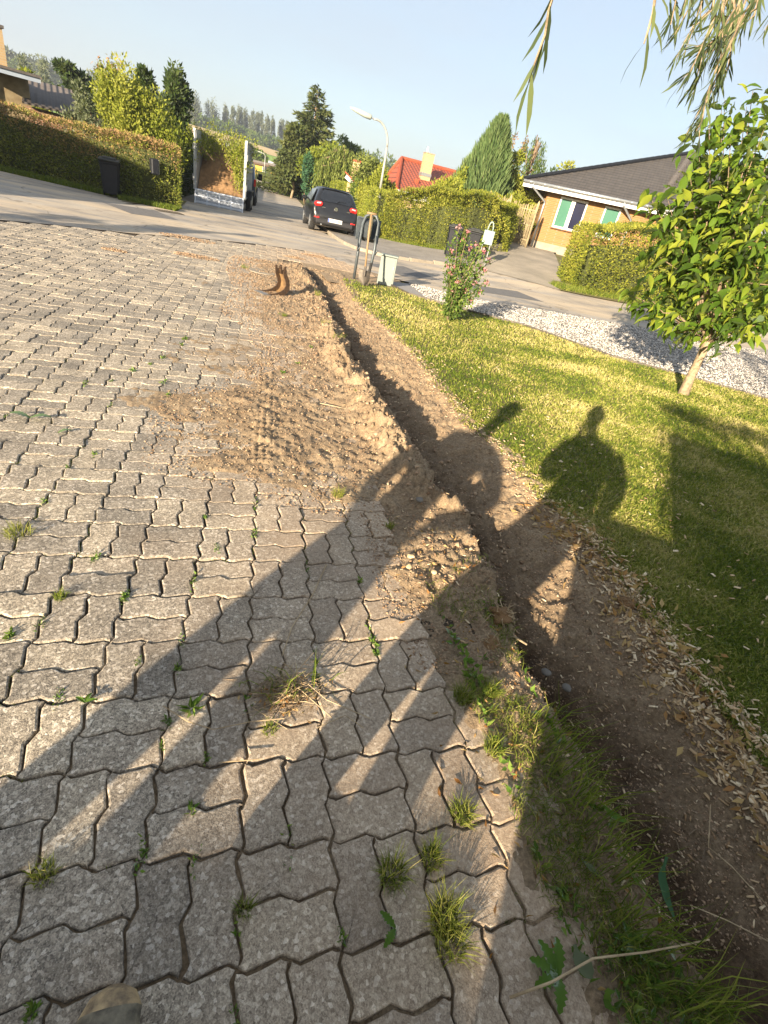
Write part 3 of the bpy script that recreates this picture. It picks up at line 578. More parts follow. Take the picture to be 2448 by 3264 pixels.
T1('sunlit_shrub', 'lower yellow green shrub in front of the two dark glossy trees', 468, 295, 23.2, 82, mat=LF['yellowgreen'], n=12000, leaf=.11, z0=.05, seed=34, cat='shrub', clumps=46, tone=(.3, 1), spike=.8)
def twigtree(label, px, ptop, D, half, mat, n, seed, leaf=.14):
    b, H = B(px, ptop, D); rs = np.random.default_rng(seed); t = thing('sparse_tree', label, 'tree', b); mb = MB(); P = []
    mb.tube([(0, 0, 0), (.1, 0, H*.5), (0, .1, H*.8)], [.09, .06, .03], 6)
    for i in range(n):
        a = rs.uniform(0, 6.28); r_ = half/FL*D*rs.uniform(.3, 1); s_ = np.array([0, 0, H*rs.uniform(.4, .7)]); e = np.array([math.cos(a)*r_, math.sin(a)*r_, H*rs.uniform(.78, 1)])
        mb.tube([s_, (s_+e)/2+np.array([0, 0, -.1]), e], [.03, .02, .008], 4); m = 70; P.append(s_+(e-s_)*(1-rs.random((m, 1))**1.6*.6)+rs.normal(size=(m, 3))*.1)
    mb.build('trunk', MT['bark'], t); leaves('crown', np.concatenate(P), leaf, .5, mat, t, rs=rs); return t
twigtree('thin bare tree with brownish leafy tips above the yellow green shrub', 335, 166, 27, 40, LF['hedge_brown'], 7, 3, .12)
# right side of the street
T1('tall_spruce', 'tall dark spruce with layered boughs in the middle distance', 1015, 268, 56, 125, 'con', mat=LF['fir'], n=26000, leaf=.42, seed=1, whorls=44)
T1('pine', 'broad olive pine left of the tall spruce with a pale trunk', 948, 392, 52, 56, mat=LF['fir'], n=7000, leaf=.32, z0=.22, seed=12, shape='cone', tone=(.35, 1), bark='bark_pale', clumps=40)
T1('round_tree', 'round yellow green tree right of the tall spruce', 1062, 415, 50, 75, mat=LF['yellowgreen'], n=7000, leaf=.26, z0=.1, seed=13, tone=(0, .75), clumps=40)
T1('round_tree', 'dark green round tree behind the weeping tree', 1110, 418, 62, 48, mat=LF['mid'], n=3200, leaf=.3, z0=.1, seed=14)
def weeping(label, px, ptop, D, half, mat, n=110, seed=0, leaf=.16, name='weeping_tree'):
    b, H = B(px, ptop, D); rs = np.random.default_rng(seed+3); t = thing(name, label, 'tree', b); rad = half/FL*D; P = []; Dd = []; mb = MB(); mb.tube([(0, 0, 0), (0, .1, H*.5), (.1, 0, H*.93)], [.16, .11, .05], 7)
    for i in range(n):
        a = rs.uniform(0, 6.28); r0 = rad*math.sqrt(rs.random()); zt = H*(1-.32*(r0/rad)**2)*rs.uniform(.93, 1); L = zt*rs.uniform(.35, .85); m = int(60*L/H+16); s_ = rs.random(m)
        c = np.array([math.cos(a)*r0, math.sin(a)*r0]); p = np.stack([c[0]*(1+.12*s_), c[1]*(1+.12*s_), zt-L*s_], 1)+rs.normal(size=(m, 3))*.07*np.array([1, 1, .5]); P.append(p); Dd.append(np.tile([c[0]*.1, c[1]*.1, -1], (m, 1)))
        if i % 4 == 0: mb.tube([(0, 0, H*.6), (c[0]*.6, c[1]*.6, zt*.98), (c[0], c[1], zt-.1*L)], [.05, .03, .01], 4)
    P = np.concatenate(P); mb.build('trunk', MT['bark'], t, True); leaves('crown', P, leaf, .28, mat, t, np.concatenate(Dd), None, .4, rs); return t
weeping('light green weeping tree behind the yellow green hedge', 1095, 455, 44, 62, LF['weeping'], 190, 1, .26)
T1('cypress_shrub', 'blue green cypress shrub beside the second street lamp', 985, 490, 46, 22, mat=LF['bluegreen'], n=1600, leaf=.2, seed=16, cat='shrub', shape='egg', spike=1)
T1('leafy_tree', 'light leafy tree left of the front street lamp', 1172, 470, 36, 58, mat=LF['weeping'], n=4200, leaf=.16, seed=17, z0=.05, tone=(.2, 1), spike=.4)
T1('leafy_tree', 'light green bushy tree in front of the red roof', 1214, 530, 30, 56, mat=LF['yellowgreen'], n=5200, leaf=.15, seed=18, z0=.05, tone=(.25, 1), spike=.6)
T1('dark_shrub', 'dark green shrub under the light leafy trees', 1165, 560, 31, 50, mat=LF['mid'], n=2600, leaf=.14, seed=19, cat='shrub', z0=.02)
T1('laurel_shrub', 'bright laurel shrub right of the red roofed house', 1438, 568, 29, 52, mat=LF['yellowgreen'], n=5200, leaf=.15, seed=20, cat='shrub', z0=.02, tone=(.3, 1), spike=1)
T1('laurel_shrub', 'bright laurel shrub at the foot of the tall column conifer', 1475, 535, 30.5, 42, mat=LF['yellowgreen'], n=3000, leaf=.15, seed=21, cat='shrub', z0=.02, tone=(.2, .9), spike=1)
# column conifer of upswept plumes
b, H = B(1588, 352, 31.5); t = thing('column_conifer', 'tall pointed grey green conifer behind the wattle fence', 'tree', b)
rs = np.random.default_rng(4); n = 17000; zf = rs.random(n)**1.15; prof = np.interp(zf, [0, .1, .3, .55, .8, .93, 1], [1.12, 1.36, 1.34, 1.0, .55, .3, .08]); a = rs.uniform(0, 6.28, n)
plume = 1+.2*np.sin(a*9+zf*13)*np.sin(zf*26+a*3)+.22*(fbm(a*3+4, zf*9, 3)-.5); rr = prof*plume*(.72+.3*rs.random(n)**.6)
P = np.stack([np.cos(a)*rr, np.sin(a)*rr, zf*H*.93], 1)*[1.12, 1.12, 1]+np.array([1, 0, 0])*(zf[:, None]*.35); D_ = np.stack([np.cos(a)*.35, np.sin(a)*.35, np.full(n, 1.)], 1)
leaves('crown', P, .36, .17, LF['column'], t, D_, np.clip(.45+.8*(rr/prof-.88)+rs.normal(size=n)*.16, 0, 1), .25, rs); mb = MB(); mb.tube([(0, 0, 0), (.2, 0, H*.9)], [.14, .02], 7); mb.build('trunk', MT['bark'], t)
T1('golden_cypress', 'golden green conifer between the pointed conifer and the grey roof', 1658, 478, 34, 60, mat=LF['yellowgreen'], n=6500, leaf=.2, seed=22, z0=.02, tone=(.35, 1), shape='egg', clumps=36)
T1('golden_cypress', 'low golden shrub beside the downpipe of the yellow brick house', 1685, 592, 30, 55, mat=LF['yellowgreen'], n=4200, leaf=.15, seed=23, z0=.02, tone=(.35, 1), cat='shrub')
weeping('olive birch with hanging twigs behind the golden conifer', 1722, 412, 44, 46, LF['mid'], 80, 5, .2, 'birch_tree')
twigtree('purple leaved tree left of the olive birch', 1655, 425, 46, 46, LF['hedge_brown'], 8, 9, .2)
T1('distant_tree', 'small light tree seen over the left end of the grey roof', 1842, 500, 66, 55, mat=LF['yellowgreen'], n=1800, leaf=.4, seed=24)
T1('distant_tree', 'dark small tree over the roof beside the light one', 1785, 515, 62, 34, mat=LF['mid'], n=1000, leaf=.4, seed=25)
T1('roadside_shrub', 'round green shrub left of the far yellow house', 822, 466, 145, 34, mat=LF['mid'], n=1500, leaf=.6, seed=26, cat='shrub')
# far poplars, one by one
pop = [(624, 308, 20), (673, 330, 26), (721, 338, 12), (742, 343, 12), (764, 346, 14), (783, 350, 12), (804, 357, 14), (822, 358, 9), (834, 361, 11), (853, 368, 11), (870, 374, 9), (899, 381, 13), (916, 386, 9)]
for i, (px, pt, hw) in enumerate(pop):
    D = 395+(i % 3)*8; b, H = B(px, pt, D); wn = ['at the left end of', 'second from the left in', 'third from the left in', 'fourth from the left in', 'fifth from the left in', 'sixth from the left in', 'seventh from the left in', 'eighth from the left in', 'ninth from the left in', 'tenth from the left in', 'eleventh from the left in', 'second from the right end of', 'at the right end of'][i]
    broad('poplar_tree', 'slender grey green poplar '+wn+' the row on the hill', 'tree', b, H, hw/FL*D*.85, LF['poplar'], 2400, .8, .1, 34, 40+i, 'poplars in a row on the hill', 'egg', spike=2.2)
for i, (px, pt, hw, D, lb) in enumerate([(75, 172, 24, 150, 'hazy grey green tree behind the chimney, left of two'), (125, 178, 22, 155, 'hazy grey green tree behind the corrugated roof, right of two'), (315, 222, 26, 160, 'hazy tree beyond the variegated shrub'), (600, 318, 26, 330, 'tall hazy tree at the left foot of the poplar row')]):
    b, H = B(px, pt, D); broad('distant_tree', lb, 'tree', b, H, hw/FL*D, LF['poplar'], 1100, D*.004, .1, 26, 60+i, None, 'egg', spike=.8)
# far woods: masses nobody could count
def wood(name, label, x1, y1, x2, y2, H, n, leaf, mat, depth, seed):
    rs = np.random.default_rng(seed); m = int(math.hypot(x2-x1, y2-y1)/1.9); s_ = rs.random(n); c = rs.integers(0, m, n); cr = rs.random((m, 4)); cx = x1+(x2-x1)*(np.arange(m)+cr[:, 0])/m; cy = y1+(y2-y1)*(np.arange(m)+cr[:, 1])/m+cr[:, 1]*depth
    hh = H*(.62+.38*cr[:, 2]); q = unit(rs.normal(size=(n, 3)))*(rs.random((n, 1))**.4); P = np.stack([cx[c]+q[:, 0]*4.2, cy[c]+q[:, 1]*4.2, T(cx[c], cy[c])+hh[c]*(.52+.48*q[:, 2])], 1)
    o = leaves(name, P, leaf, .55, mat, None, unit(q+[0, 0, .2]), np.clip(rs.random(n)*.5+cr[c, 3]*.5, 0, 1), 1.2, rs); tag(o, label, 'wood', kind='stuff')
wood('hedgerow', 'dark strip of scrub under the poplars along the hill crest', -170, 388, 60, 372, 7.5, 40000, 1.5, LF['mid'], 14, 1)
wood('woodland', 'hazy dark wood on the skyline right of the tall spruce', 25, 330, 330, 300, 15.5, 60000, 1.6, LF['mid'], 30, 2)
wood('woodland', 'hazy trees on the skyline behind the gardens at the left', -330, 330, -60, 400, 13, 46000, 1.6, LF['poplar'], 30, 3)
# ------------------------------------------------------------------ cherry in the lawn
def big_leaf_tree():
    b = W(2178, 1262); t = thing('young_cherry_tree', 'young broad leaved tree with pale trunk standing in the lawn at the right', 'tree', b); rs = np.random.default_rng(21)
    D0 = math.hypot(b[0], b[1])
    def loc(px, py, dd=0.): return AT(px, py, D0+dd)-b
    mb = MB(); tr = [loc(2172, 1268), loc(2195, 1215), loc(2222, 1160), loc(2250, 1100), loc(2262, 1050)]; mb.tube(tr, [.085, .062, .055, .053, .04], 10)
    starts = {0: loc(2222, 1160), 1: loc(2250, 1100), 2: loc(2262, 1050)}
    br = []; mb2 = MB()
    tips = [(2310, 320, .4), (2400, 290, 0), (2460, 330, .3), (2350, 380, .5), (2440, 400, -.4), (2290, 500, .4), (2380, 500, .5), (2460, 460, .5), (2400, 600, -.5), (2340, 660, .3), (2420, 760, -.5), (2360, 780, -.2), (2080, 960, -.3), (2000, 935, .1), (2105, 1010, .5), (2120, 820, .2), (2075, 800, -.5), (2095, 700, .3), (2070, 625, 0), (2130, 640, -.4), (2190, 700, .4), (2200, 560, -.2), (2230, 480, .2), (2260, 400, 0), (2300, 345, .3), (2330, 430, -.4), (2380, 340, .2), (2410, 420, -.2), (2440, 520, .4), (2350, 560, .1), (2300, 620, -.5), (2250, 720, -.3), (2330, 760, .4), (2400, 700, -.3), (2440, 800, .3), (2370, 850, -.2), (2290, 860, .3), (2230, 850, -.4), (2200, 950, .3), (2270, 960, -.3), (2330, 980, .2), (2400, 960, -.1), (2440, 1040, .2), (2180, 1060, -.2), (2230, 1030, .4), (2160, 880, -.1), (2320, 1050, -.3), (2480, 620, 0), (2520, 750, .2), (2550, 900, -.2), (2500, 400, .1), (2560, 500, .3), (2190, 800, .5), (2140, 740, -.6), (2470, 960, .5), (2370, 1030, .6), (2130, 900, .6), (2300, 720, .6), (2160, 620, .5), (2430, 640, .7), (2250, 560, .6)]
    for px, py, dd in tips:
        e = loc(px, py, dd); s0 = tr[3] if px < 2230 or py > 900 else tr[4]; fr = rs.uniform(.0, .35)
        hub = loc(2290, 900) if px > 2260 else loc(2240, 900)
        if py > 930: hub = (s0+e)/2+np.array([0, 0, .08])
        m1 = hub*(1-fr)+e*fr; mb2.tube([s0, s0*.5+m1*.5+rs.normal(size=3)*.03, m1, (m1+e)/2+rs.normal(size=3)*.04, e], [.022, .017, .012, .007, .003], 5); br.append((m1, e))
    mb.build('trunk', MT['bark_pale'], t, True)
    mb2.build('branches', MT['bark'], t, True)
    P = []; D = []
    for m1, e in br:
        k = 46; s_ = np.sort(rs.random(k)**.7)[:, None]; p = m1*(1-s_)+e*s_; d = unit(rs.normal(size=(k, 3))*.8+np.array([-.7, -.3, -.6])); P.append(p+rs.normal(size=(k, 3))*.11); D.append(d)
    P = np.concatenate(P); D = np.concatenate(D); n = len(P)
    # leaf: cupped eight corner blade with drooping tip
    L = rs.uniform(.13, .24, (n, 1)); s = unit(np.cross(D, rs.normal(size=(n, 3))*.5+np.array([0, 0, 1]))); nn = np.cross(s, D); nn *= np.sign(nn[:, 2:3]+1e-9)
    prof = [(0, 0, 0), (.18, .17, .03), (.42, .215, .07), (.75, .1, .03), (1, 0, -.12)]
    V = []; 
    for tt, ww, zz in prof: V += [P+D*L*tt-s*L*ww+nn*L*zz, P+D*L*tt+nn*L*(zz-.05), P+D*L*tt+s*L*ww+nn*L*zz]
    V = np.stack(V, 1); i = np.arange(n)[:, None]*15; F = np.concatenate([i+np.array([[r*3+c, r*3+c+1, r*3+c+4, r*3+c+3]]) for r in range(4) for c in range(2)])
    mesh('leaves', V.reshape(-1, 3), F, LF['cherry'], t, True, np.repeat(np.clip(rs.random(n)**1.2, 0, 1), 15)); return t
big_leaf_tree()
# ------------------------------------------------------------------ willow above and right of the viewer
def willow():
    rs = np.random.default_rng(8); b = PA(4.6, -2.2); t = thing('willow_tree', 'willow whose hanging strands reach into the top right of the picture', 'tree', b)
    tw = MB(); P = []; D = []
    mb = MB(); mb.tube([(0, 0, 0), (.1, .1, 1.6), (-.1, .3, 3.0), (0, .5, 4.2)], [.26, .22, .17, .1], 10)
    def strand(pts, k, L, leafsp=.05):
        pts = [np.array(p, float) for p in pts]; tw.tube(pts, np.linspace(.006, .002, len(pts)), 4)
        seg = np.array(pts); dd = np.r_[0, np.cumsum(np.linalg.norm(np.diff(seg, axis=0), axis=1))]; s_ = np.linspace(.02, dd[-1], max(3, int(dd[-1]/leafsp)))
        q = np.stack([np.interp(s_, dd, seg[:, i]) for i in range(3)], 1); dr = unit(np.gradient(q, axis=0)); d = unit(dr*1.1+rs.normal(size=q.shape)*.42+[0, 0, -.35]); P.append(q); D.append(np.c_[d, np.full(len(q), L)])
    def seen(pl, dist, L=.085, sp=.03):
        strand([AT(x, y, dist+dx)-b for x, y, dx in pl], 0, L, sp)
    # strands the picture shows: pixel path, distance
    seen([(1775, -60, 0), (1752, 20, 0), (1738, 110, .02), (1705, 200, .03), (1685, 265, .05)], 1.9, .13, .022)
    seen([(2095, -60, 0), (2082, 40, 0), (2062, 110, 0), (2052, 140, 0)], 2.2, .11, .025)
    Q = [((2140, -60), (2155, 0), (2130, 70)), ((2200, -80), (2190, 10), (2150, 105)), ((2290, -90), (2270, 20), (2215, 90), (2165, 190)), ((2310, -80), (2290, 40), (2240, 130), (2200, 230), (2170, 250)), ((2350, -80), (2320, 40), (2290, 120), (2250, 190), (2230, 280), (2200, 300)),
         ((2390, -80), (2370, 40), (2335, 110), (2310, 200), (2280, 270), (2250, 340), (2220, 400), (2195, 425)), ((2440, -60), (2410, 20), (2370, 60), (2330, 140), (2290, 220), (2260, 300), (2240, 370), (2225, 440)), ((2420, -60), (2400, 30), (2350, 100), (2320, 150), (2300, 130)),
         ((2480, -20), (2450, 50), (2440, 95)), ((2330, -80), (2310, 20), (2300, 80)), ((2250, -70), (2230, 10), (2220, 60)), ((2370, -80), (2350, 30), (2310, 90), (2270, 150), (2235, 190)), ((2340, -60), (2330, 20), (2290, 100), (2250, 150), (2215, 140)), ((2380, -40), (2340, 60), (2300, 160), (2290, 240), (2270, 290))]
    for i, q in enumerate(Q):
        for r_ in range(2): seen([(x+rs.normal()*9, y+rs.normal()*9, j*.03) for j, (x, y) in enumerate(q)], 3.0+.5*rs.random()+.3*(i % 3), .088, .016)
    # the rest of the crown, above and behind the viewer
    for i in range(230):
        a = rs.uniform(0, 6.28); r0 = 2.6*math.sqrt(rs.random()); zt = 5.3-.16*r0**2; L = rs.uniform(1., 2.6)
        c = np.array([math.cos(a)*r0, math.sin(a)*r0*1.0]); Pw = b[:2]+c
        e = zt-L
        if Pw[1] > .2 and abs(Pw[0]) < 3 + Pw[1]: 
            if e < 4.2: L = max(.4, zt-4.2)
        pa = Pw@EP[:2]; aa = Pw@EA[:2]
        strand([(c[0], c[1], zt), (c[0]*1.05, c[1]*1.05, zt-L*.5), (c[0]*1.06, c[1]*1.06, zt-L)], 0, .09, .055)
        if i % 6 == 0: mb.tube([(0, .3, 3.0), (c[0]*.5, c[1]*.5, 4.3), (c[0], c[1], zt)], [.07, .045, .015], 5)
    mb.build('trunk', MT['bark'], t, True); tw.build('twigs', MT['bark_pale'], t)
    P = np.concatenate(P); D = np.concatenate(D); L = D[:, 3]; D = D[:, :3]; n = len(P)
    L = (L*rs.uniform(.75, 1.25, n))[:, None]; s = unit(np.cross(D, rs.normal(size=(n, 3)))); nn = np.cross(s, D); V = []
    for tt, ww, zz in [(0, .01, 0), (.3, .055, .03), (.65, .05, .02), (1, .002, -.08)]: V += [P+D*L*tt-s*L*ww+nn*L*zz, P+D*L*tt+s*L*ww+nn*L*zz]
    V = np.stack(V, 1); i = np.arange(n)[:, None]*8; F = np.concatenate([i+np.array([[r*2, r*2+1, r*2+3, r*2+2]]) for r in range(3)])
    mesh('leaves', V.reshape(-1, 3), F, LF['willow'], t, False, np.repeat(rs.random(n), 8)); return t
willow()
# tall hedge behind the viewer at the right, whose shade lies over the lawn
rs_ = [PA(.62, -2.6), PA(.74, -2.6), PA(.78, -2.6), PA(1.7, -2.9), PA(2.6, -2.8), PA(4.2, -2.2)]
hedge('garden_hedge', 'tall leafy hedge outside the picture that shades the right side of the lawn', [(p[0], p[1]) for p in rs_], [1.15, 1.25, 2.5, 2.55, 2.45, 2.3], .5, LF['mid'], 520, .09, 12, .1)
# ------------------------------------------------------------------ rose bush
def rose():
    b = W(1425, 1022); t = thing('rose_bush', 'upright rose bush with faded pink blooms in the lawn', 'shrub', b); D0 = math.hypot(b[0], b[1]); rs = np.random.default_rng(5); mb = MB(); P = []; D = []; tips = []
    def loc(px, py, dd): return AT(px, py, D0+dd)-b
    ends = [(1462, 722), (1490, 740), (1440, 800), (1545, 800), (1530, 850), (1560, 830), (1475, 770), (1500, 790), (1450, 850), (1435, 870), (1550, 900), (1520, 780), (1480, 860), (1510, 900), (1440, 930), (1500, 960), (1460, 900), (1545, 860), (1470, 820), (1425, 850), (1530, 930), (1485, 930), (1505, 830), (1455, 960), (1540, 770), (1438, 770)]
    for px, py in ends:
        e = loc(px, py, rs.normal()*.13); m_ = np.array([e[0]*.35, e[1]*.35, e[2]*.5]); mb.tube([(0, 0, 0), m_, e], [.011, .007, .003], 4); k = 120; s_ = (.12+.88*rs.random(k)**.8)[:, None]
        p = np.where(s_ < .5, m_*s_*2, m_+(e-m_)*(s_-.5)*2)+rs.normal(size=(k, 3))*.045; P.append(p); D.append(unit(rs.normal(size=(k, 3)))); tips.append(e)
    mb.build('stems', MT['bark'], t); leaves('leaves', np.concatenate(P), .055, .6, LF['rose'], t, np.concatenate(D), None, 1, rs)
    for i, e in enumerate(tips[:22]):
        k = 16; leaves('bloom', e+rs.normal(size=(k, 3))*.016, .034, .9, LF['petal'], t, unit(rs.normal(size=(k, 3))+[0, 0, .3]), None, 1, rs)
rose()
# ================================================================== BUILDINGS
def hitplane(px, py, P0, n):
    r = ray(px, py); return EYE+r*(np.dot(np.array(P0)-EYE, n)/np.dot(r, n))
def atz(px, py, z): r = ray(px, py); return EYE+r*((z-EYE[2])/r[2])
def roofplane(name, pts, mat, parent, th=.06):
    P = [np.array(p, float) for p in pts]; n = np.cross(P[1]-P[0], P[2]-P[0]); n /= np.linalg.norm(n); n *= np.sign(n[2]); k = len(P)
    V = P+[p-n*th for p in P]; F = [tuple(range(k)), tuple(range(2*k-1, k-1, -1))]+[(i, (i+1) % k, (i+1) % k+k, i+k) for i in range(k)]
    me = bpy.data.meshes.new(name); me.from_pydata([tuple(p) for p in V], [], F); me.update(); me.materials.append(mat); o = link(bpy.data.objects.new(name, me), parent)
    u = (P[1]-P[0])/np.linalg.norm(P[1]-P[0]); v = np.cross(n, u); v *= np.sign(v[2]) if abs(v[2]) > 1e-6 else 1; face_uv(o, P[0], u, v); return o
def yellow_house():
    t = thing('brick_house', 'yellow brick house with grey hipped tile roof at the right', 'house')
    ZG = 3.55; L = atz(1672, 571, ZG); Rr = atz(2090, 658, ZG); A = AT(2206, 490, 35.5); R2 = atz(2640, 790, ZG); B2 = AT(2640, 590, 37)
    R2 = Rr+(R2-Rr)*1.0; B2[2] = A[2]; Bk = L+(A-Rr)*1.2+np.array([0, 6, 0]); Bk[2] = ZG
    roofplane('roof', [L, Rr, A], MT['tile_grey'], t); roofplane('roof', [Rr, R2, B2, A], MT['tile_grey'], t); roofplane('roof', [Bk, L, A], MT['tile_grey'], t)
    back = R2+np.array([2, 12, 0]); roofplane('roof', [back, Bk, A, B2], MT['tile_grey'], t)
    for a, b, m_ in ((L, A, 'black_pl'), (Rr, A, 'tile_cap')):
        mb = MB(); d = b-a; n = int(np.linalg.norm(d)/.38)
        for i in range(n):
            p = a+d*i/n+[0, 0, .03]; q = a+d*(i+1.12)/n+[0, 0, .06]; mb.tube([p, q], [.14, .11] if m_ == 'tile_cap' else [.1, .085], 10)
        mb.build('ridge_tiles', MT[m_], t)
    e = (Rr-L); e /= np.linalg.norm(e); n = np.array([e[1], -e[0], 0]); e2 = (R2-Rr)/np.linalg.norm(R2-Rr); n2 = np.array([e2[1], -e2[0], 0])
    if n@L > 0: n = -n
    if n2@Rr > 0: n2 = -n2
    # front wall set back under the eave
    zb = .95; P0 = L-n*.62; WLc = hitplane(1738, 640, P0, n); WLc[2] = zb; WRc = Rr-n*.62-n2*.55+e*0.; WRc = P0+e*np.dot(Rr-L, e)-e*.42; WRc[2] = zb; H = ZG-zb-.12
    ln = np.linalg.norm(WRc-WLc); uu = (WRc-WLc)/ln; back_ = -n
    def wallbox(name, a, b, z0, z1, thick, mat, inset=0):
        mb = MB(); a = np.array(a); b = np.array(b); m = mb; nn = np.array([-(b-a)[1], (b-a)[0], 0]); nn /= np.linalg.norm(nn)
        if nn@(a-EYE) < 0: nn = -nn
        V = [a-nn*inset, b-nn*inset, b+nn*thick, a+nn*thick]; vs = [(*p[:2], z0) for p in V]+[(*p[:2], z1) for p in V]
        mb.add(vs, [(0, 1, 2, 3), (7, 6, 5, 4), (0, 4, 5, 1), (1, 5, 6, 2), (2, 6, 7, 3), (3, 7, 4, 0)]); return mb.build(name, mat, t)
    # window openings measured on the wall
    def onwall(px, py): p = hitplane(px, py, P0, n); return (p-WLc)@uu, p[2]
    u1a, z1a = onwall(1789, 626); u1b, _ = onwall(1877, 645); _, z1c = onwall(1760, 723); u1c, _ = onwall(1841, 745); u1d, _ = onwall(1759, 723)
    wu0, wu1 = (u1a+u1d)/2, (u1b+u1c)/2; zt = z1a; zb1 = z1c; v0, ztt = onwall(1930, 660); v1, _ = onwall(1982, 669)
    cuts = [(0, wu0), (wu1, v0), (v1, ln)]
    for a, b in cuts: wallbox('wall', WLc+uu*a, WLc+uu*b, zb+.3, zb+H, .3, MT['ybrick'])
    for a, b in ((wu0, wu1), (v0, v1)):
        wallbox('wall', WLc+uu*(a+.001), WLc+uu*(b-.001), zb+.3, zb1, .3, MT['ybrick']); wallbox('wall', WLc+uu*(a+.001), WLc+uu*(b-.001), zt, zb+H, .3, MT['ybrick'])
        win = wallbox('window', WLc+uu*(a+.02), WLc+uu*(b-.02), zb1+.02, zt-.02, .16, MT['winback'], -.14)
        def bar(a0, a1, z0, z1, d0=-.035, m_='white', nm='frame'):
            mb = MB(); q = [WLc+uu*a0, WLc+uu*a1]; vs = []
            for z in (z0, z1):
                vs += [tuple(q[0]+n*(-d0*0-.0)+np.array([0, 0, z-zb])-n*.07), tuple(q[1]+np.array([0, 0, z-zb])-n*.07), tuple(q[1]+np.array([0, 0, z-zb])+n*.02), tuple(q[0]+np.array([0, 0, z-zb])+n*.02)]
            return mb.add(vs, [(3, 2, 1, 0), (4, 5, 6, 7), (0, 1, 5, 4), (1, 2, 6, 5), (2, 3, 7, 6), (3, 0, 4, 7)])
        fr = MB()
        for q in ((a, a+.07, zb1, zt), (b-.07, b, zb1, zt), (a+.07, b-.07, zb1, zb1+.08), (a+.07, b-.07, zt-.08, zt)):
            x = bar(*q); fr.add(x.v, x.f)
        if b-a > .9:
            m_ = (a+b)/2; x = bar(m_-.09, m_+.09, zb1+.081, zt-.081); fr.add(x.v, x.f)
        fr.build('frame', MT['white'], win)
        halves = [(a+.07, (a+b)/2-.09, 'paneg'), ((a+b)/2+.09, b-.07, 'paneb')] if b-a > .9 else [(a+.07, b-.07, 'paneg')]
        for h0, h1, m_ in halves:
            q = [WLc+uu*h0-n*.05, WLc+uu*h1-n*.05]; za, zc = zb1+.08-zb, zt-.08-zb; k = za+(zc-za)*.72
            V = [q[0]+[0, 0, za], q[1]+[0, 0, za], q[1]+[0, 0, zc], q[0]+[0, 0, zc]]; V += [v-n*.012 for v in V]
            mesh('pane', V, [(0, 1, 2, 3), (7, 6, 5, 4), (0, 4, 5, 1), (2, 6, 7, 3), (1, 5, 6, 2), (3, 7, 4, 0)], MT[m_], win)
        mb = MB(); c = WLc+uu*(a+b)/2+n*.05; mb.box((c[0], c[1], zb1-.03), (b-a+.1, .16, .05), math.atan2(uu[1], uu[0])); mb.build('sill', MT['ybrick_dark'], win)
    wallbox('plinth', WLc, WRc, zb-.4, zb+.3, .3, MT['kerb'], .01)
    # return wall and left side
    W2 = WRc+e2*9; W2[2] = zb; q = [WRc+e2*.005, W2]; wallbox('wall', q[0], q[1], zb-.4, zb+H, .3, MT['ybrick'])
    Lb = WLc+np.array([2.2, 9, 0]); mb = MB(); d = Lb-WLc; s_ = np.array([-d[1], d[0], 0])/np.linalg.norm(d); V = [WLc+d*.034, Lb, Lb-s_*.3, WLc+d*.034-s_*.3]; mb.add([(*p[:2], z) for z in (zb-.4, zb+H) for p in V], [(0, 1, 2, 3), (7, 6, 5, 4), (0, 4, 5, 1), (1, 5, 6, 2), (2, 6, 7, 3), (3, 7, 4, 0)]); mb.build('wall', MT['ybrick'], t)
    # eaves
    def beam(name, a, b, z0, z1, d0, d1, nn, mat):
        mb = MB(); q = [a+nn*d0, b+nn*d0, b+nn*d1, a+nn*d1]; mb.add([(*p[:2], z) for z in (z0, z1) for p in q], [(0, 1, 2, 3), (7, 6, 5, 4), (0, 4, 5, 1), (1, 5, 6, 2), (2, 6, 7, 3), (3, 7, 4, 0)]); return mb.build(name, mat, t)
    beam('soffit', L, Rr, ZG-.2, ZG-.16, -.8, -.03, n, MT['white']); beam('fascia', L, Rr, ZG-.27, ZG-.07, -.03, 0, n, MT['white'])
    beam('soffit', Rr, R2, ZG-.2, ZG-.16, -.8, -.03, n2, MT['white']); beam('fascia', Rr, R2, ZG-.27, ZG-.07, -.03, 0, n2, MT['white'])
    for a, b, nn in ((L, Rr, n), (Rr, R2, n2)):
        mb = MB(); mb.tube([a+nn*.07+[0, 0, -.05], b+nn*.07+[0, 0, -.05]], .065, 10); k = int(np.linalg.norm(b-a)/.6)
        for i in range(k): c = a+(b-a)*(i+.5)/k+nn*.07; mb.tube([c+[0, 0, -.05]-(b-a)/np.linalg.norm(b-a)*.012, c+[0, 0, -.05]+(b-a)/np.linalg.norm(b-a)*.012], .075, 10)
        mb.build('gutter', MT['galv'], t, True)
    for px, py, foot in ((1700, 590, WLc-uu*.0+n*.06), (1993, 645, WLc+uu*(v1+.55)+n*.06)):
        g0 = hitplane(px, py, L+n*.07, n); g0[2] = ZG-.1; f0 = np.array(foot); mid = f0.copy(); mid[2] = ZG-.75; mb = MB()
        mb.tube([g0, g0-[0, 0, .12], mid+[0, 0, .1], mid-[0, 0, .05], (f0[0], f0[1], zb+.05)], .045, 10); mb.build('downpipe', MT['galv'], t, True)
    mb = MB(); mb.box((WRc+n*.01)*[1, 1, 0]+np.array([0, 0, zb+1.4])-uu*.5, (.3, .02, .1), math.atan2(uu[1], uu[0])); mb.build('house_number_plate', MT['ybrick_dark'], t)
MT['tile_cap'] = M('grey_ridge_cap', (.13, .115, .105), (.08, .075, .07), 6, .75, .2, 40)
MT['winback'] = M('window_dark', (.02, .03, .03), None, 3, .5)
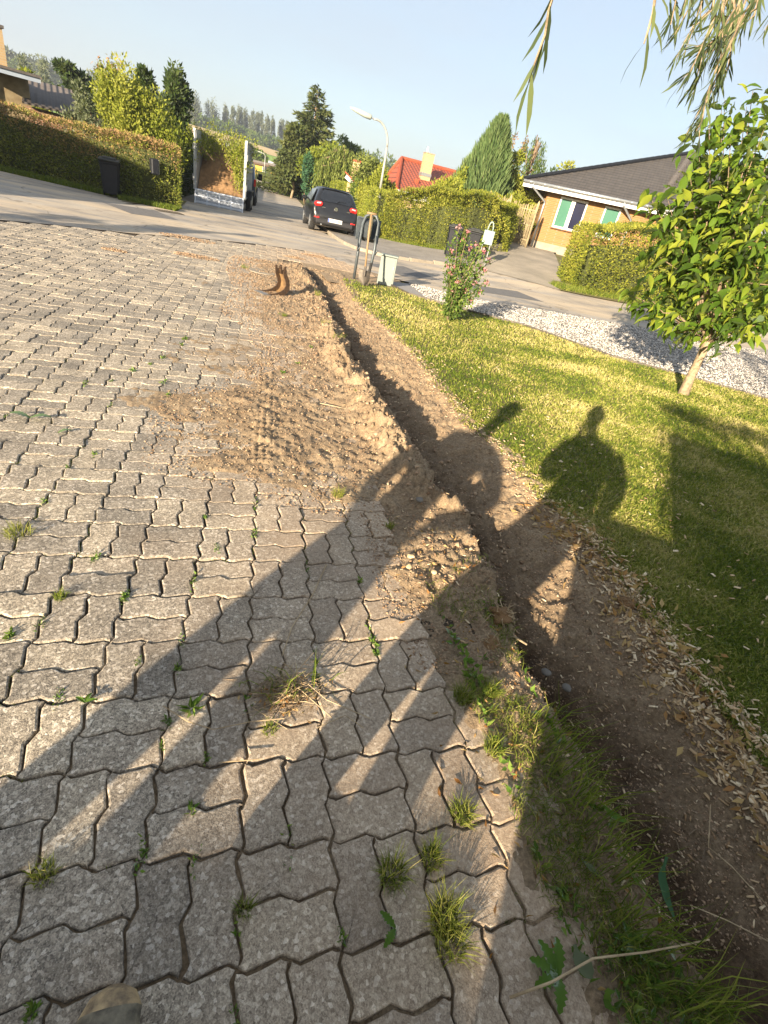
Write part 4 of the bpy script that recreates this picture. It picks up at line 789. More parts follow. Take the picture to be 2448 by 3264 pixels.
MT['paneg'] = M('green_blind_behind_glass', (.045, .14, .095), (.03, .11, .075), 1, .3, spec=.05); MT['paneb'] = M('blue_dark_glass', (.004, .007, .03), (.003, .004, .018), 2, .25, spec=.05)
yellow_house()
def boxhouse(t, name, c, d, rz, z0, mat):
    mb = MB(); mb.box((c[0], c[1], z0+d[2]/2), d, rz); return mb.build(name, mat, t)
def red_house():
    t = thing('red_roofed_house', 'house with red clay tile roof and pale chimney behind the hedge', 'house'); ZG = 2.15
    A = AT(1281, 506, 42); L = AT(1262, 612, 36); L[2] = ZG; Rr = AT(1480, 668, 37.5); Rr[2] = ZG; B_ = AT(1500, 556, 43.5); B_[2] = A[2]; Lb = AT(1205, 590, 44); Lb[2] = ZG; Bb = AT(1500, 640, 50); Bb[2] = ZG
    roofplane('roof', [L, Rr, B_, A], MT['tile_red'], t); roofplane('roof', [Lb, L, A], MT['tile_red'], t); roofplane('roof', [Bb, Lb, A, B_], MT['tile_red'], t)
    mb = MB(); n = 26
    for a, b in ((A, B_), (L, A), (Lb, A)):
        for i in range(n): mb.tube([a+(b-a)*i/n+[0, 0, .03], a+(b-a)*(i+1.1)/n+[0, 0, .05]], [.13, .11], 8)
    mb.build('ridge_tiles', MT['tile_red_cap'], t)
    e = (Rr-L)/np.linalg.norm(Rr-L); nn = np.array([e[1], -e[0], 0]); nn *= -np.sign(nn@L)
    def slab(name, off0, off1, z0, z1, mat):
        mb = MB(); q = [L+nn*off0, Rr+nn*off0, Rr+nn*off1, L+nn*off1]; mb.add([(*p[:2], z) for z in (z0, z1) for p in q], [(0, 1, 2, 3), (7, 6, 5, 4), (0, 4, 5, 1), (1, 5, 6, 2), (2, 6, 7, 3), (3, 7, 4, 0)]); return mb.build(name, mat, t)
    slab('fascia', 0, -.05, ZG-.34, ZG-.08, MT['white']); slab('wall', -.35, -.65, -.6, ZG-.2, MT['ybrick_pale'])
    mb = MB(); mb.tube([L+nn*.07-[0, 0, .05], Rr+nn*.07-[0, 0, .05]], .06, 8); mb.build('gutter', MT['white'], t)
    c = AT(1355, 556, 39.5); rz = math.atan2(e[1], e[0]); mb = MB(); mb.box((c[0], c[1], c[2]+.35), (.62, .5, 1.5), rz); ch = mb.build('chimney', MT['ybrick_pale'], t)
    mb = MB(); mb.box((c[0], c[1], c[2]-.02), (.68, .56, .18), rz); mb.build('flashing', MT['galv'], ch); mb = MB(); mb.box((c[0], c[1], c[2]+1.13), (.66, .54, .05), rz); mb.build('cap', MT['kerb'], ch)
    mb = MB(); mb.tube([(c[0]-.15, c[1], c[2]+1.1), (c[0]-.15, c[1], c[2]+1.45)], .06, 8); mb.build('flue', MT['white'], ch)
    c = hitplane(1327, 583, L, np.cross(e, (A-L)/np.linalg.norm(A-L))); mb = MB(); mb.box((c[0], c[1], c[2]+.06), (.25, .3, .3), rz, .03); mb.build('roof_vent', MT['tile_red_cap'], t)
MT['tile_red_cap'] = M('red_ridge_cap', (.3, .075, .035), (.24, .055, .03), 6, .7)
red_house()
def small_gable():
    t = thing('yellow_gable_house', 'pale yellow house end with white bargeboard peeping out of the shrubs', 'house'); c = AT(1131, 600, 33.5); rz = -.15
    mb = MB(); mb.prism([(-.45, -1.2), (.5, -1.2), (.5, .15), (0.1, .55), (-.45, .75)], 3, ax='y'); o = mb.build('wall', MT['ybrick_pale'], t); o.location = (c[0], c[1], 1.15); o.rotation_euler = (0, 0, rz)
    mb = MB(); mb.box((-.12, -.06, .72), (1.1, .12, .18), 0, 0, 0, .55); o = mb.build('bargeboard', MT['white'], t); o.location = (c[0], c[1], 1.15); o.rotation_euler = (0, 0, rz)
    mb = MB(); mb.box((-.1, 1.5, .86), (1.3, 3.1, .06), 0, 0, 0, .55); o = mb.build('roof', MT['tile_red_cap'], t); o.location = (c[0], c[1], 1.15); o.rotation_euler = (0, 0, rz)
    c = AT(1135, 535, 36); mb = MB(); mb.box((c[0], c[1], c[2]-.4), (.42, .4, 1.4), rz); ch = mb.build('chimney', MT['ybrick_pale'], t); mb = MB(); mb.box((c[0], c[1], c[2]+.33), (.48, .46, .08), rz); mb.build('cap', MT['tile_red_cap'], ch)
small_gable()
def far_house():
    t = thing('yellow_bungalow', 'long low yellow house with dark windows at the end of the street', 'house'); a = AT(770, 515, 128); b = AT(905, 545, 122); z1 = AT(800, 514, 127)[2]; base = -.4
    def sl(name, f0, f1, z0, z1_, d0, d1, mat, par=t):
        p = a+(b-a)*f0; q = a+(b-a)*f1; e = (b-a)/np.linalg.norm(b-a); nn = np.array([e[1], -e[0], 0]); nn *= -np.sign(nn@a); Q = [p+nn*d0, q+nn*d0, q+nn*d1, p+nn*d1]; mb = MB()
        mb.add([(*r[:2], z) for z in (z0, z1_) for r in Q], [(0, 1, 2, 3), (7, 6, 5, 4), (0, 4, 5, 1), (1, 5, 6, 2), (2, 6, 7, 3), (3, 7, 4, 0)]); return mb.build(name, mat, par)
    sl('wall', 0, 1, base, z1, 0, -6, MT['ybrick_far']); sl('roof', -.03, 1.03, z1+.02, z1+.35, .6, -7, MT['tile_cap']); sl('fascia', -.03, 1.03, z1-.28, z1+.01, .62, .55, MT['rust'])
    for f0, f1 in ((.02, .1), (.52, .7), (.86, .96)): w_ = sl('window', f0, f1, base+.3, z1-.32, .03, -.1, MT['dark_glass']); sl('frame', f0-.012, f0, base+.3, z1-.32, .05, -.1, MT['white'], w_)
    mb = MB(); c = a+(b-a)*.72; mb.box((c[0], c[1]+2, z1+.6), (1.6, 1.0, .45), 0, .05); mb.build('roof_light', MT['galv_w'], t)
MT['ybrick_far'] = M('yellow_render', (.42, .28, .055), (.36, .24, .045), .6, .85)
far_house()
def left_house():
    t = thing('flat_roofed_house', 'house corner with pale blue fascia and yellow chimney at the left edge', 'house'); a = AT(-140, 190, 24); b = AT(129, 252, 24.5); z1 = AT(129, 246, 24.5)[2]; z0 = AT(129, 266, 24.5)[2]
    e = (b-a)*[1, 1, 0]; e /= np.linalg.norm(e); nn = np.array([e[1], -e[0], 0]); nn *= -np.sign(nn@b)
    def sl(name, p, q, z0, z1_, d0, d1, mat):
        Q = [p+nn*d0, q+nn*d0, q+nn*d1, p+nn*d1]; mb = MB(); mb.add([(*r[:2], z) for z in (z0, z1_) for r in Q], [(0, 1, 2, 3), (7, 6, 5, 4), (0, 4, 5, 1), (1, 5, 6, 2), (2, 6, 7, 3), (3, 7, 4, 0)]); return mb.build(name, mat, t)
    sl('fascia', a, b, z0, z1, 0, -.05, MT['fascia_blue']); sl('roof', a, b, z1-.04, z1+.03, .04, -6, MT['tile_cap']); sl('soffit', a, b, z0+.06, z0+.08, -.05, -6, MT['white'])
    sl('wall', a, b-e*1.35, -.2, z0+.06, -1.2, -1.5, MT['ybrick_dark']); sl('door_post', b-e*1.3, b-e*1.08, -.2, z0+.06, -1.1, -1.3, MT['white']); sl('slatted_screen', b-e*1.07, b-e*.05, -.2, z0+.05, -1.2, -1.3, MT['wattle'])
    c = AT(2, 200, 26); c = c-e*.3; mb = MB(); mb.box((c[0], c[1], z1+.4), (.8, .7, 1.3), math.atan2(e[1], e[0])); ch = mb.build('chimney', MT['ybrick_pale'], t); mb = MB(); mb.box((c[0], c[1], z1+1.1), (.9, .8, .08), math.atan2(e[1], e[0])); mb.build('cap', MT['tile_cap'], ch)
    t = thing('outbuilding', 'shed with brown corrugated roof behind the clipped hedge', 'shed'); P = [AT(70, 322, 25), AT(272, 374, 25), AT(232, 287, 29), AT(75, 250, 29)]; zl = P[0][2]; P[1][2] = zl; P[3][2] = P[2][2]
    roofplane('roof', P, MT['corrug'], t); mb = MB(); q = [P[0]+[0, .3, -.1], P[1]+[-.2, .3, -.1], P[2]+[-.2, 0, 0], P[3]]; mb.add([(*r[:2], z) for z in (-.2, zl-.1) for r in q], [(0, 1, 2, 3), (7, 6, 5, 4), (0, 4, 5, 1), (1, 5, 6, 2), (2, 6, 7, 3), (3, 7, 4, 0)]); mb.build('wall', MT['ybrick_dark'], t)
MT['fascia_blue'] = M('pale_blue_fascia', (.34, .4, .47), (.3, .35, .42), 3, .6)
left_house()
# buildings outside the picture, known by the shade they lay on the ground
def garage():
    t = thing('flat_roofed_garage', 'flat roofed garage outside the picture whose shade crosses the near paving', 'garage', (-13.5, -10.8, 0)); hh = 2.64
    mb = MB(); mb.box((0, 0, hh/2-.07), (15.6, 6.6, hh-.14)); mb.build('wall', MT['ybrick'], t); mb = MB(); mb.box((0, 0, hh-.06), (16, 7, .12)); mb.build('roof', MT['tile_cap'], t)
    mb = MB(); mb.box((3, 3.33, 1.05), (2.4, .06, 2.1)); mb.build('door', MT['white'], t)
garage()
def side_house():
    t = thing('gabled_house', 'gabled house outside the picture at the left, shading the clipped hedge', 'house', (-13, 0, 0)); mb = MB(); mb.prism([(3.9, 0), (15.2, 0), (15.2, 3.5), (7.0, 4.6), (6.4, 4.6), (3.9, 2.6)], -5, ax='x'); mb.build('wall', MT['ybrick'], t)
    for y0_, z0_, y1_, z1_ in ((3.6, 2.42, 6.72, 4.85), (15.6, 3.55, 6.72, 4.85)):
        mb = MB(); c = ((y0_+y1_)/2, (z0_+z1_)/2); mb.box((-2.5, c[0], c[1]+.02), (5.4, math.hypot(y1_-y0_, z1_-z0_), .1), 0, 0, math.atan2(z1_-z0_, y1_-y0_)); mb.build('roof', MT['tile_cap'], t)
side_house()
broad('slim_tree', 'slim young tree outside the picture whose shade crosses the junction', 'tree', (-8.3, 5.6, 0), 3.9, .55, LF['mid'], 3200, .12, .03, 26, 90)
# ================================================================== FENCE AND GATE
def wattle(name, label, cat, A, Bp, h, posts, cap=True):
    A = np.array(A[:2]); Bp = np.array(Bp[:2]); z = float(T(*A)); t = thing(name, label, cat, (A[0], A[1], z)); d = Bp-A; L = np.linalg.norm(d); u = d/L; rs = np.random.default_rng(int(L*100)); mb = MB(); k = int(L/.055)
    for i in range(k):
        p = u*(i+.5)*L/k; zz = float(T(*(A+p)))-z; top = h-.12+rs.normal()*.05; mb.tube([(p[0]+rs.normal()*.012, p[1]+rs.normal()*.012, zz+.06), (p[0]+rs.normal()*.02, p[1]+rs.normal()*.02, zz+top*.5), (p[0]+rs.normal()*.02, p[1]+rs.normal()*.02, zz+top)], .017, 5)
    mb.build('pickets', MT['wattle'], t)
    for zz in (.3, h*.5, h-.3): MB().tube([(0, 0, zz), (d[0], d[1], zz+float(T(*Bp))-z)], .02, 6).build('rail', MT['wattle'], t)
    for f in posts:
        p = d*f; zz = float(T(*(A+p)))-z; mb = MB(); mb.tube([(p[0], p[1], zz-.1), (p[0], p[1], zz+h), (p[0], p[1], zz+h+.1)], [.055, .055, .015], 8); mb.build('post', MT['wattle'], t, True)
g1 = AT(1631, 640, 27.6); g2 = AT(1714, 660, 27.2); f1 = AT(1590, 620, 29.5); f0 = AT(1455, 590, 33)
wattle('wattle_gate', 'woven wooden picket gate panel beside the yellow brick house', 'gate', g1+(g2-g1)*.03, g2, 1.78, (1.,)); wattle('wattle_fence', 'weathered wooden picket fence running back behind the shaggy hedge', 'fence', f0, g1, 1.8, (0, .3, .65, .98))
# ================================================================== STREET LAMPS
def lamp(label, px, py, D, Hl, arm, r=.055):
    b = AT(px, py, D); z = float(T(b[0], b[1])); t = thing('street_lamp', label, 'street lamp', (b[0], b[1], z), 0, 'street lamps along the road'); H = Hl; mb = MB()
    mb.tube([(0, 0, 0), (0, 0, 1.45), (0, 0, 1.5)], [r*1.75, r*1.6, r*1.1], 12); mb.tube([(0, 0, 1.5), (0, 0, H-arm*.95)], [r*1.1, r*.8], 12)
    bend = [(-arm*.62*(1-math.cos(q)), -.05*(1-math.cos(q)), H-arm*.95+arm*.8*math.sin(q)) for q in np.linspace(0, 1.75, 10)]; mb.tube(bend, r*.75, 12); mb.build('pole', MT['lampgrey'], t, True)
    e = np.array(bend[-1]); mb = MB(); x, y, zz = e
    mb.tube([(x+.02, y, zz+.0), (x-.12, y, zz+.03)], [r*.5, r*.5], 8); mb.build('coupling', MT['galv'], t, True); mb = MB()
    mb.tube([(x-.1, y, zz+.02), (x-.14, y, zz+.03), (x-.4, y, zz+.06), (x-.7, y-.01, zz+.11), (x-.95, y-.01, zz+.15), (x-1.05, y-.01, zz+.17)], [.06, .095, .1, .085, .05, .012], 14); o = mb.build('lamp_head', MT['lamphead'], t, True)
MT['lamphead'] = M('lamp_head_grey', (.36, .39, .34), (.3, .33, .29), 5, .5)
lamp('tall grey street lamp with curved arm in front of the red roof', 1206, 640, 27, 4.3, 1.05)
lamp('second grey street lamp beside the bright green hedge', 978, 560, 80, 6.4, 1.1, .1)
lamp('third, thinner street lamp farther along the hedge', 922, 560, 108, 6.2, 1.1, .1)
lamp('most distant street lamp in front of the far yellow house', 843, 540, 120, 4.4, .6, .09)
# ================================================================== VEHICLES
def text(s, size, mat, name, parent, loc, rot, ext=.002, rx=1.):
    c = bpy.data.curves.new('t', 'FONT'); c.body = s; c.size = size; c.extrude = ext; c.align_x = 'CENTER'; c.align_y = 'CENTER'; o = bpy.data.objects.new('t', c); COL.objects.link(o)
    dg = bpy.context.evaluated_depsgraph_get(); me = bpy.data.meshes.new_from_object(o.evaluated_get(dg)); bpy.data.objects.remove(o); me.materials.clear(); me.materials.append(mat); o = link(bpy.data.objects.new(name, me), parent); o.location = loc; o.rotation_euler = rot; o.scale = (rx, 1, 1); return o
def wheel(t, x, y, r, w_, nm='wheel', rim='galv'):
    o = MB().tube([(x-w_/2, y, r), (x-w_/2+.02, y, r), (x+w_/2-.02, y, r), (x+w_/2, y, r)], [r*.93, r, r, r*.93], 26).build(nm, MT['rubber'], t, True); s_ = -1 if x < 0 else 1
    MB().tube([(x+s_*(w_/2-.03), y, r), (x+s_*(w_/2+.008), y, r)], [r*.62, r*.6], 20).build('rim', MT[rim], o); return o
def car():
    b = (W(1010, 742)+W(1122, 752))/2; b = AT(1062, 750, 21.7); t = thing('parked_car', 'black hatchback parked half on the pavement, rear towards the viewer', 'car', (b[0], b[1], -.02), R(2)); st = [(0, .66, .72, .36), (.03, .74, .78, .33), (.07, .82, .82, .3), (.1, .98, .84, .27), (.16, 1.04, .855, .25), (.32, 1.22, .86, .22), (.5, 1.38, .86, .2), (.62, 1.44, .86, .2), (1.2, 1.475, .865, .2), (2., 1.46, .865, .2), (2.5, 1.38, .865, .2), (3.1, 1.02, .86, .2), (3.7, .9, .82, .22), (3.95, .72, .74, .26), (4.03, .6, .66, .33)]
    V = []; n = 0
    for y, zt, hw, zb in st:
        rt = .86 if zt < 1.1 else .86-.16*min(1, (zt-1.1)/.3); bl = min(.92, zt-.1)
        hp = [(0, zb), (hw*.86, zb), (hw*.98, zb+.1), (hw, min(.58, zt-.15)), (hw*.985, min(.8, zt-.1)), (hw*.93, min(.95, zt-.05)), (hw*(rt+.04), zt-.06), (hw*rt*.93, zt-.015), (hw*rt*.6, zt+.004), (0, zt+.012)]
        ring = hp+[(-x, z) for x, z in hp[-2:0:-1]]; n = len(ring); V += [(x, y, z) for x, z in ring]
    k = len(st); F = [(i*n+j, i*n+(j+1) % n, (i+1)*n+(j+1) % n, (i+1)*n+j) for i in range(k-1) for j in range(n)]+[tuple(range(n-1, -1, -1)), tuple(range((k-1)*n, k*n))]
    o = mesh('body', V, F, MT['carpaint'], t, True); 
    def ztop(y): return np.interp(y, [s[0] for s in st], [s[1] for s in st])
    def patch(name, rows, mat, off=.012, par=None):
        V = []; m = 9
        for y, hx in rows:
            for i in range(m): x = -hx+2*hx*i/(m-1); V.append((x, y-off, ztop(y)+.006+off-.02*(abs(x)/.6)**3))
        return mesh(name, V, [(i*m+j, i*m+j+1, (i+1)*m+j+1, (i+1)*m+j) for i in range(len(rows)-1) for j in range(m-1)], mat, par or t, True)
    g = patch('rear_window', [(.15, .5), (.2, .585), (.27, .585), (.35, .56), (.45, .52), (.52, .46)], MT['dark_glass'])
    MB().tube([(.0, .12, 1.05), (.1, .17, 1.13), (.34, .19, 1.13)], .008, 6).build('wiper', MT['black_pl'], g)
    MB().box((0, .6, 1.475), (1.08, .16, .03), 0, .012).build('spoiler', MT['carpaint'], t); MB().tube([(0, .9, 1.47), (0, .98, 1.66)], .006, 6).build('aerial', MT['black_pl'], t)
    for s_ in (-1, 1):
        l = MB().box((s_*.655, .085, .93), (.3, .14, .15), s_*.28, .045, 0, s_*.1).build('tail_light', MT['redlens'], t); MB().box((s_*.64, .05, .955), (.17, .1, .05), s_*.28, .02, 0, s_*.12).build('tail_highlight', MT['highlight_white'], l)  # pale block on each red lens stands in for its white highlight
        MB().box((s_*.68, .03, .5), (.2, .08, .06), s_*.3, .02).build('reflector', MT['redlens'], t); MB().box((s_*.46, .055, .845), (.12, .02, .025)).build('badge', MT['chrome'], t)
        m_ = MB().box((s_*.96, 2.55, .98), (.2, .1, .14), 0, .04).build('wing_mirror', MT['carpaint'], t)
        V = [(s_*.868, .75, .97), (s_*.868, 2.75, .95), (s_*.70, 2.35, 1.33), (s_*.675, .95, 1.38)]; V += [(x-s_*.02, y, z) for x, y, z in V]; V = [(x+s_*.012, y, z) for x, y, z in V]
        mesh('side_window', V, [(0, 1, 2, 3), (7, 6, 5, 4), (0, 4, 5, 1), (1, 5, 6, 2), (2, 6, 7, 3), (3, 7, 4, 0)], MT['dark_glass'], t)
        for y in (.72, 3.25): wheel(t, s_*.76, y, .315, .2)
    MB().box((0, .02, .4), (1.42, .12, .2), 0, .05).build('bumper', MT['carplastic'], t); MB().tube([(0, .065, .86), (0, .05, .86)], [.07, .065], 20).build('emblem', MT['chrome'], t); MB().box((0, .04, .79), (.2, .03, .03), 0, .01).build('hatch_handle', MT['carplastic'], t)
    MB().tube([(-.5, .0, .3), (-.5, .2, .3)], .03, 10).build('exhaust_pipe', MT['galv'], t)
    pl = MB().box((0, -.046, .475), (.53, .012, .125), 0, .004).build('number_plate', MT['white'], t); MB().box((-.24, -.054, .475), (.04, .003, .115)).build('country_band', MT['blueink'], pl); text('CA 55 989', .105, MT['ink'], 'plate_lettering', pl, (.02, -.054, .475), (R(90), 0, 0), .001, .92)
car()
def trailer():
    D = 24.3; a = AT(627, 600, D); b = AT(772, 640, D-.1); zf = .42; xl, xr = -2.62, -.86; y0_ = 22.7
    a = AT(624, 600, 23.6); b = AT(775, 634, 23.4); t = thing('tipping_trailer', 'grey metal trailer with high sides and its mesh ramp folded down, loaded with soil', 'trailer', (a[0], a[1], 0), R(-1.5)); Wd = math.hypot(b[0]-a[0], b[1]-a[1]); L = 4.2; zt = 2.28; zf = a[2] if .2 < a[2] < .8 else .45
    for x, s_ in ((0, 1), (Wd, -1)):
        sd_ = MB(); sd_.box((x, L/2, (zf+zt)/2), (.04, L, zt-zf)); o = sd_.build('side_panel', MT['galv_w'], t); p = MB()
        for y in np.linspace(0, L, 7): p.box((x-s_*.045, y, (zf+zt)/2), (.06, .07, zt-zf+.06))
        for z in (zf, (zf+zt)/2, zt): p.box((x-s_*.04, L/2, z), (.08, L+.08, .06))
        p.build('side_frame', MT['galv'], t)
        for z in (zf+.35, zt-.5): MB().tube([(x-s_*.1, -.02, z-.1), (x-s_*.1, -.04, z+.1)], .02, 6).build('latch', MT['galv'], t)
    MB().box((Wd/2, L/2, zf-.06), (Wd+.04, L, .12)).build('floor', MT['galv'], t); MB().box((Wd/2, L, (zf+zt)/2), (Wd, .04, zt-zf)).build('front_panel', MT['galv_w'], t)
    r = MB(); h = .62; ang = R(-18); 
    for i in range(5): r.box((Wd*i/4, 0, -h/2), (.05, .04, h))
    for z in (0, -h*.33, -h*.66, -h): r.box((Wd/2, .001, z), (Wd+.06, .045, .045))
    for i in range(46): r.box((Wd*(i+.5)/46, .004, -h/2), (.012, .012, h))
    for z in np.linspace(-.03, -h+.03, 16): r.box((Wd/2, .006, z), (Wd, .01, .012))
    o = r.build('ramp', MT['ramp'], t); o.location = (0, -.03, zf-.02); o.rotation_euler = (ang, 0, 0)
    for y in (1.5, 2.35):
        for x in (-.12, Wd+.12): wheel(t, x, y, .33, .2)
    for x in (-.12, Wd+.12): MB().prism([(1.05, .42), (1.15, .72), (2.75, .72), (2.85, .42), (2.8, .42), (2.7, .68), (1.2, .68), (1.1, .42)], .26, (x-.13, 0, 0), 'x').build('mudguard', MT['black_pl'], t)
    # soil heap, a load of its own
    n = 60; gx_, gy_ = np.meshgrid(np.linspace(.04, Wd-.04, n), np.linspace(.02, L-.1, n)); s_ = gy_/L; hz = zf+1.25*ss(s_*2.1+.02)*(.85+.25*np.sin(gx_*1.6+.4))+(fbm(gx_*3, gy_*3)-.5)*.35*ss(s_*6)+(fbm(gx_*14, gy_*14)-.5)*.08; hz = np.maximum(hz, zf+.01)
    o = mesh('soil_heap', np.stack([gx_, gy_, hz], 2).reshape(-1, 3), gridfaces(n, n), MT['soil2'], None, True); M_ = t.matrix_basis.copy(); o.location = t.location; o.rotation_euler = t.rotation_euler; tag(o, 'heap of brown soil in the trailer', 'soil heap')
    rs = np.random.default_rng(3); c = thing('brush_pile', 'cut green branches heaped on the soil in the trailer', 'branches', t.location, t.rotation_euler[2]); P = []; D_ = []; V = []; mb = MB()
    for i in range(95):
        q = np.array([rs.uniform(.05, Wd-.05), rs.uniform(.5, L-.2), 0]); q[2] = zf+.85+.35*rs.random(); d = unit(np.array([[rs.normal()*.5, -.35+rs.normal()*.35, .9]]))[0]; ln = rs.uniform(.5, 1.25)*(1 if q[0] > .5 else .9); e = q+d*ln
        if i % 5 == 0: q = np.array([Wd-rs.uniform(.1, .35), rs.uniform(.15, .9), zf+rs.uniform(.2, .9)]); e = q+np.array([rs.normal()*.1, -.1, .35+.3*rs.random()])
        mb.tube([q, (q+e)/2+rs.normal(size=3)*.05, e], [.016, .012, .004], 4); k = 110; f = rs.random(k)[:, None]**.7; P.append(q+(e-q)*f+rs.normal(size=(k, 3))*.09); D_.append(np.tile(d, (k, 1))); V.append(np.full(k, rs.random()))
    mb.build('branches', MT['bark'], c); leaves('leaves', np.concatenate(P), .085, .45, LF['yellowgreen'], c, np.concatenate(D_), np.clip(np.concatenate(V)*.7+rs.random(95*110)*.35, 0, 1), 1.1, rs)
    # towing van
    v = thing('towing_van', 'dark blue van in front of the trailer, only its side and mirror showing', 'van', (a[0]+.15+Wd/2+.1, a[1]+L+1.2, 0), 0); V = []; st = [(0, 1.15, .9), (.08, 1.6, .93), (.4, 1.72, .95), (2.6, 1.75, .95), (3.4, 1.3, .94), (4.2, 1.05, .92), (4.5, .8, .85)]
    for y, zt_, hw in st:
        hp = [(0, .3), (hw*.9, .3), (hw, .45), (hw, .95), (hw*.97, 1.0 if zt_ > 1.1 else zt_-.05), (hw*.85, zt_-.08), (hw*.7, zt_), (0, zt_+.02)]; ring = hp+[(-x, z) for x, z in hp[-2:0:-1]]; n = len(ring); V += [(x, y, z) for x, z in ring]
    k = len(st); mesh('body', V, [(i*n+j, i*n+(j+1) % n, (i+1)*n+(j+1) % n, (i+1)*n+j) for i in range(k-1) for j in range(n)]+[tuple(range(n-1, -1, -1)), tuple(range((k-1)*n, k*n))], MT['vanblue'], v, True)
    for s_ in (-1, 1):
        MB().box((s_*1.08, 3.1, 1.2), (.22, .14, .3), 0, .04).build('wing_mirror', MT['black_pl'], v); MB().box((s_*.935, 1.9, 1.3), (.02, 1.9, .4), 0, 0, 0, -s_*.18).build('side_window', MT['dark_glass'], v); MB().box((s_*.9, .0, .95), (.1, .06, .3), 0, .02).build('tail_light', MT['redlens'], v)
        for y in (.8, 3.6): wheel(v, s_*.86, y, .36, .24)
MT['ramp'] = M('pale_ramp_mesh', (.5, .54, .6), (.38, .42, .48), 20, .5); MT['vanblue'] = M('dark_blue_paint', (.02, .035, .07), (.015, .028, .06), 3, .3, coat=.8)
MT['soil2'] = M('heap_soil', (.25, .15, .075), (.14, .085, .04), 7, .95, .6, 40, dist=.03)
trailer()
# ================================================================== BINS, BOXES, TOOLS
def bin_(name, label, b, rz, H=1.05, w_=.56, d=.66, group=None):
    t = thing(name, label, 'bin', b, rz, group); V = []
    for z, f in ((.09, .78), (.3, .83), (H*.55, .9), (H-.12, .98), (H-.1, 1.04), (H-.05, 1.04)):
        for x, y in ((-1, -1), (1, -1), (1, 1), (-1, 1)):
            V += [(x*w_/2*f*.86, y*d/2*f, z), (x*w_/2*f, y*d/2*f*.86, z)] if x*y > 0 else [(x*w_/2*f, y*d/2*f*.86, z), (x*w_/2*f*.86, y*d/2*f, z)]
    n = 8; F = [(i*n+j, i*n+(j+1) % n, (i+1)*n+(j+1) % n, (i+1)*n+j) for i in range(5) for j in range(n)]+[tuple(range(n-1, -1, -1)), tuple(range(5*n, 6*n))]
    mesh('body', V, F, MT['black_pl'], t); l = MB().box((0, -.02, H-.01), (w_+.04, d+.06, .05), 0, .02, R(3)); l.box((0, -.02, H+.03), (w_*.7, d*.7, .05), 0, .02, R(3)); l.build('lid', MT['binlid'], t)
    MB().tube([(-w_*.4, d/2+.06, H-.06), (w_*.4, d/2+.06, H-.06)], .016, 8).build('handle', MT['black_pl'], t)
    for s_ in (-1, 1): wheel(t, s_*w_*.42, d/2-.02, .1, .05, 'wheel', 'black_pl')
    return t
MT['binlid'] = M('faded_lid', (.05, .053, .05), (.03, .032, .03), 10, .6, .2, 100)
b = W(357, 628); bin_('wheelie_bin', 'black wheelie bin with faded lid standing against the clipped hedge', b, R(8), .93, .5, .55)
b = WT(1432, 822); bin_('wheelie_bin', 'black wheelie bin left of the two by the mailbox', b, R(-20), 1.03, .5, .6, 'black bins by the mailbox'); b2 = WT(1492, 832); bin_('wheelie_bin', 'black wheelie bin right of the two, behind the rose bush', b2, R(-20), 1.0, .5, .6, 'black bins by the mailbox')
p = PA(.52, -1.02); bin_('wheelie_bin', 'wheelie bin outside the picture casting the square shade on the lawn edge', (p[0], p[1], 0), R(-SAZ), 1.06, .52, .6)
def mailbox():
    b = WT(1532, 848); t = thing('mailbox', 'grey green mailbox with rounded top on two pale legs', 'mailbox', b, R(-22)); D0 = math.hypot(b[0], b[1]); z = AT(1545, 778, D0)[2]-b[2]; zt = AT(1562, 735, D0)[2]-b[2]; s_ = D0/20
    for x in (-.13, .13): MB().tube([(x*s_, 0, -.1), (x*s_, 0, z+.02)], .02, 8).build('leg', MT['galv'], t)
    h = zt-z; w_ = .36*s_; MB().prism([(-.12, 0), (.12, 0), (.12, h*.75), (.09, h*.93), (.03, h), (-.12, h)], w_, (-w_/2, 0, z), 'x').build('box', MT['mailgreen'], t, bevel=.012)
    MB().tube([(w_*.24*math.cos(a), 0, z+h+.0+.2*s_*math.sin(a)*1.3) for a in np.linspace(0, math.pi, 12)], .022, 8).build('hoop', MT['mailgreen'], t, True); MB().box((0, -.125, z+h*.72), (w_*.8, .012, .025)).build('slot_flap', MT['galv'], t)
mailbox()
def letterbox():
    b = AT(492, 556, 19.2); t = thing('letterbox', 'small black letterbox with pale side set into the clipped hedge', 'letterbox', (b[0], b[1], 0), R(25)); z = b[2]; MB().box((0, 0, z+.2), (.2, .3, .4), 0, .03).build('box', MT['black_pl'], t); MB().box((.103, 0, z+.2), (.012, .26, .36), 0, .004).build('front', MT['galv'], t)
letterbox()
def cabinet():
    b = (W(1203, 905)+W(1248, 913))/2; D0 = math.hypot(b[0], b[1]); zt = AT(1237, 812, D0)[2]; t = thing('cable_cabinet', 'pale grey green cable cabinet at the corner of the lawn', 'cabinet', b, R(-14)); w_ = .34; MB().box((0, .1, zt/2-.02), (w_, .2, zt-.04), 0, .006).build('body', MT['cabinet'], t)
    MB().box((0, .09, zt-.015), (w_+.03, .25, .03), 0, .006).build('lid', MT['cabinet'], t); MB().box((0, -.004, zt/2), (w_-.06, .006, zt-.16)).build('door', MT['cabinet'], t); MB().box((w_*.36, -.01, zt*.6), (.02, .012, .05)).build('lock', MT['galv'], t)
cabinet()
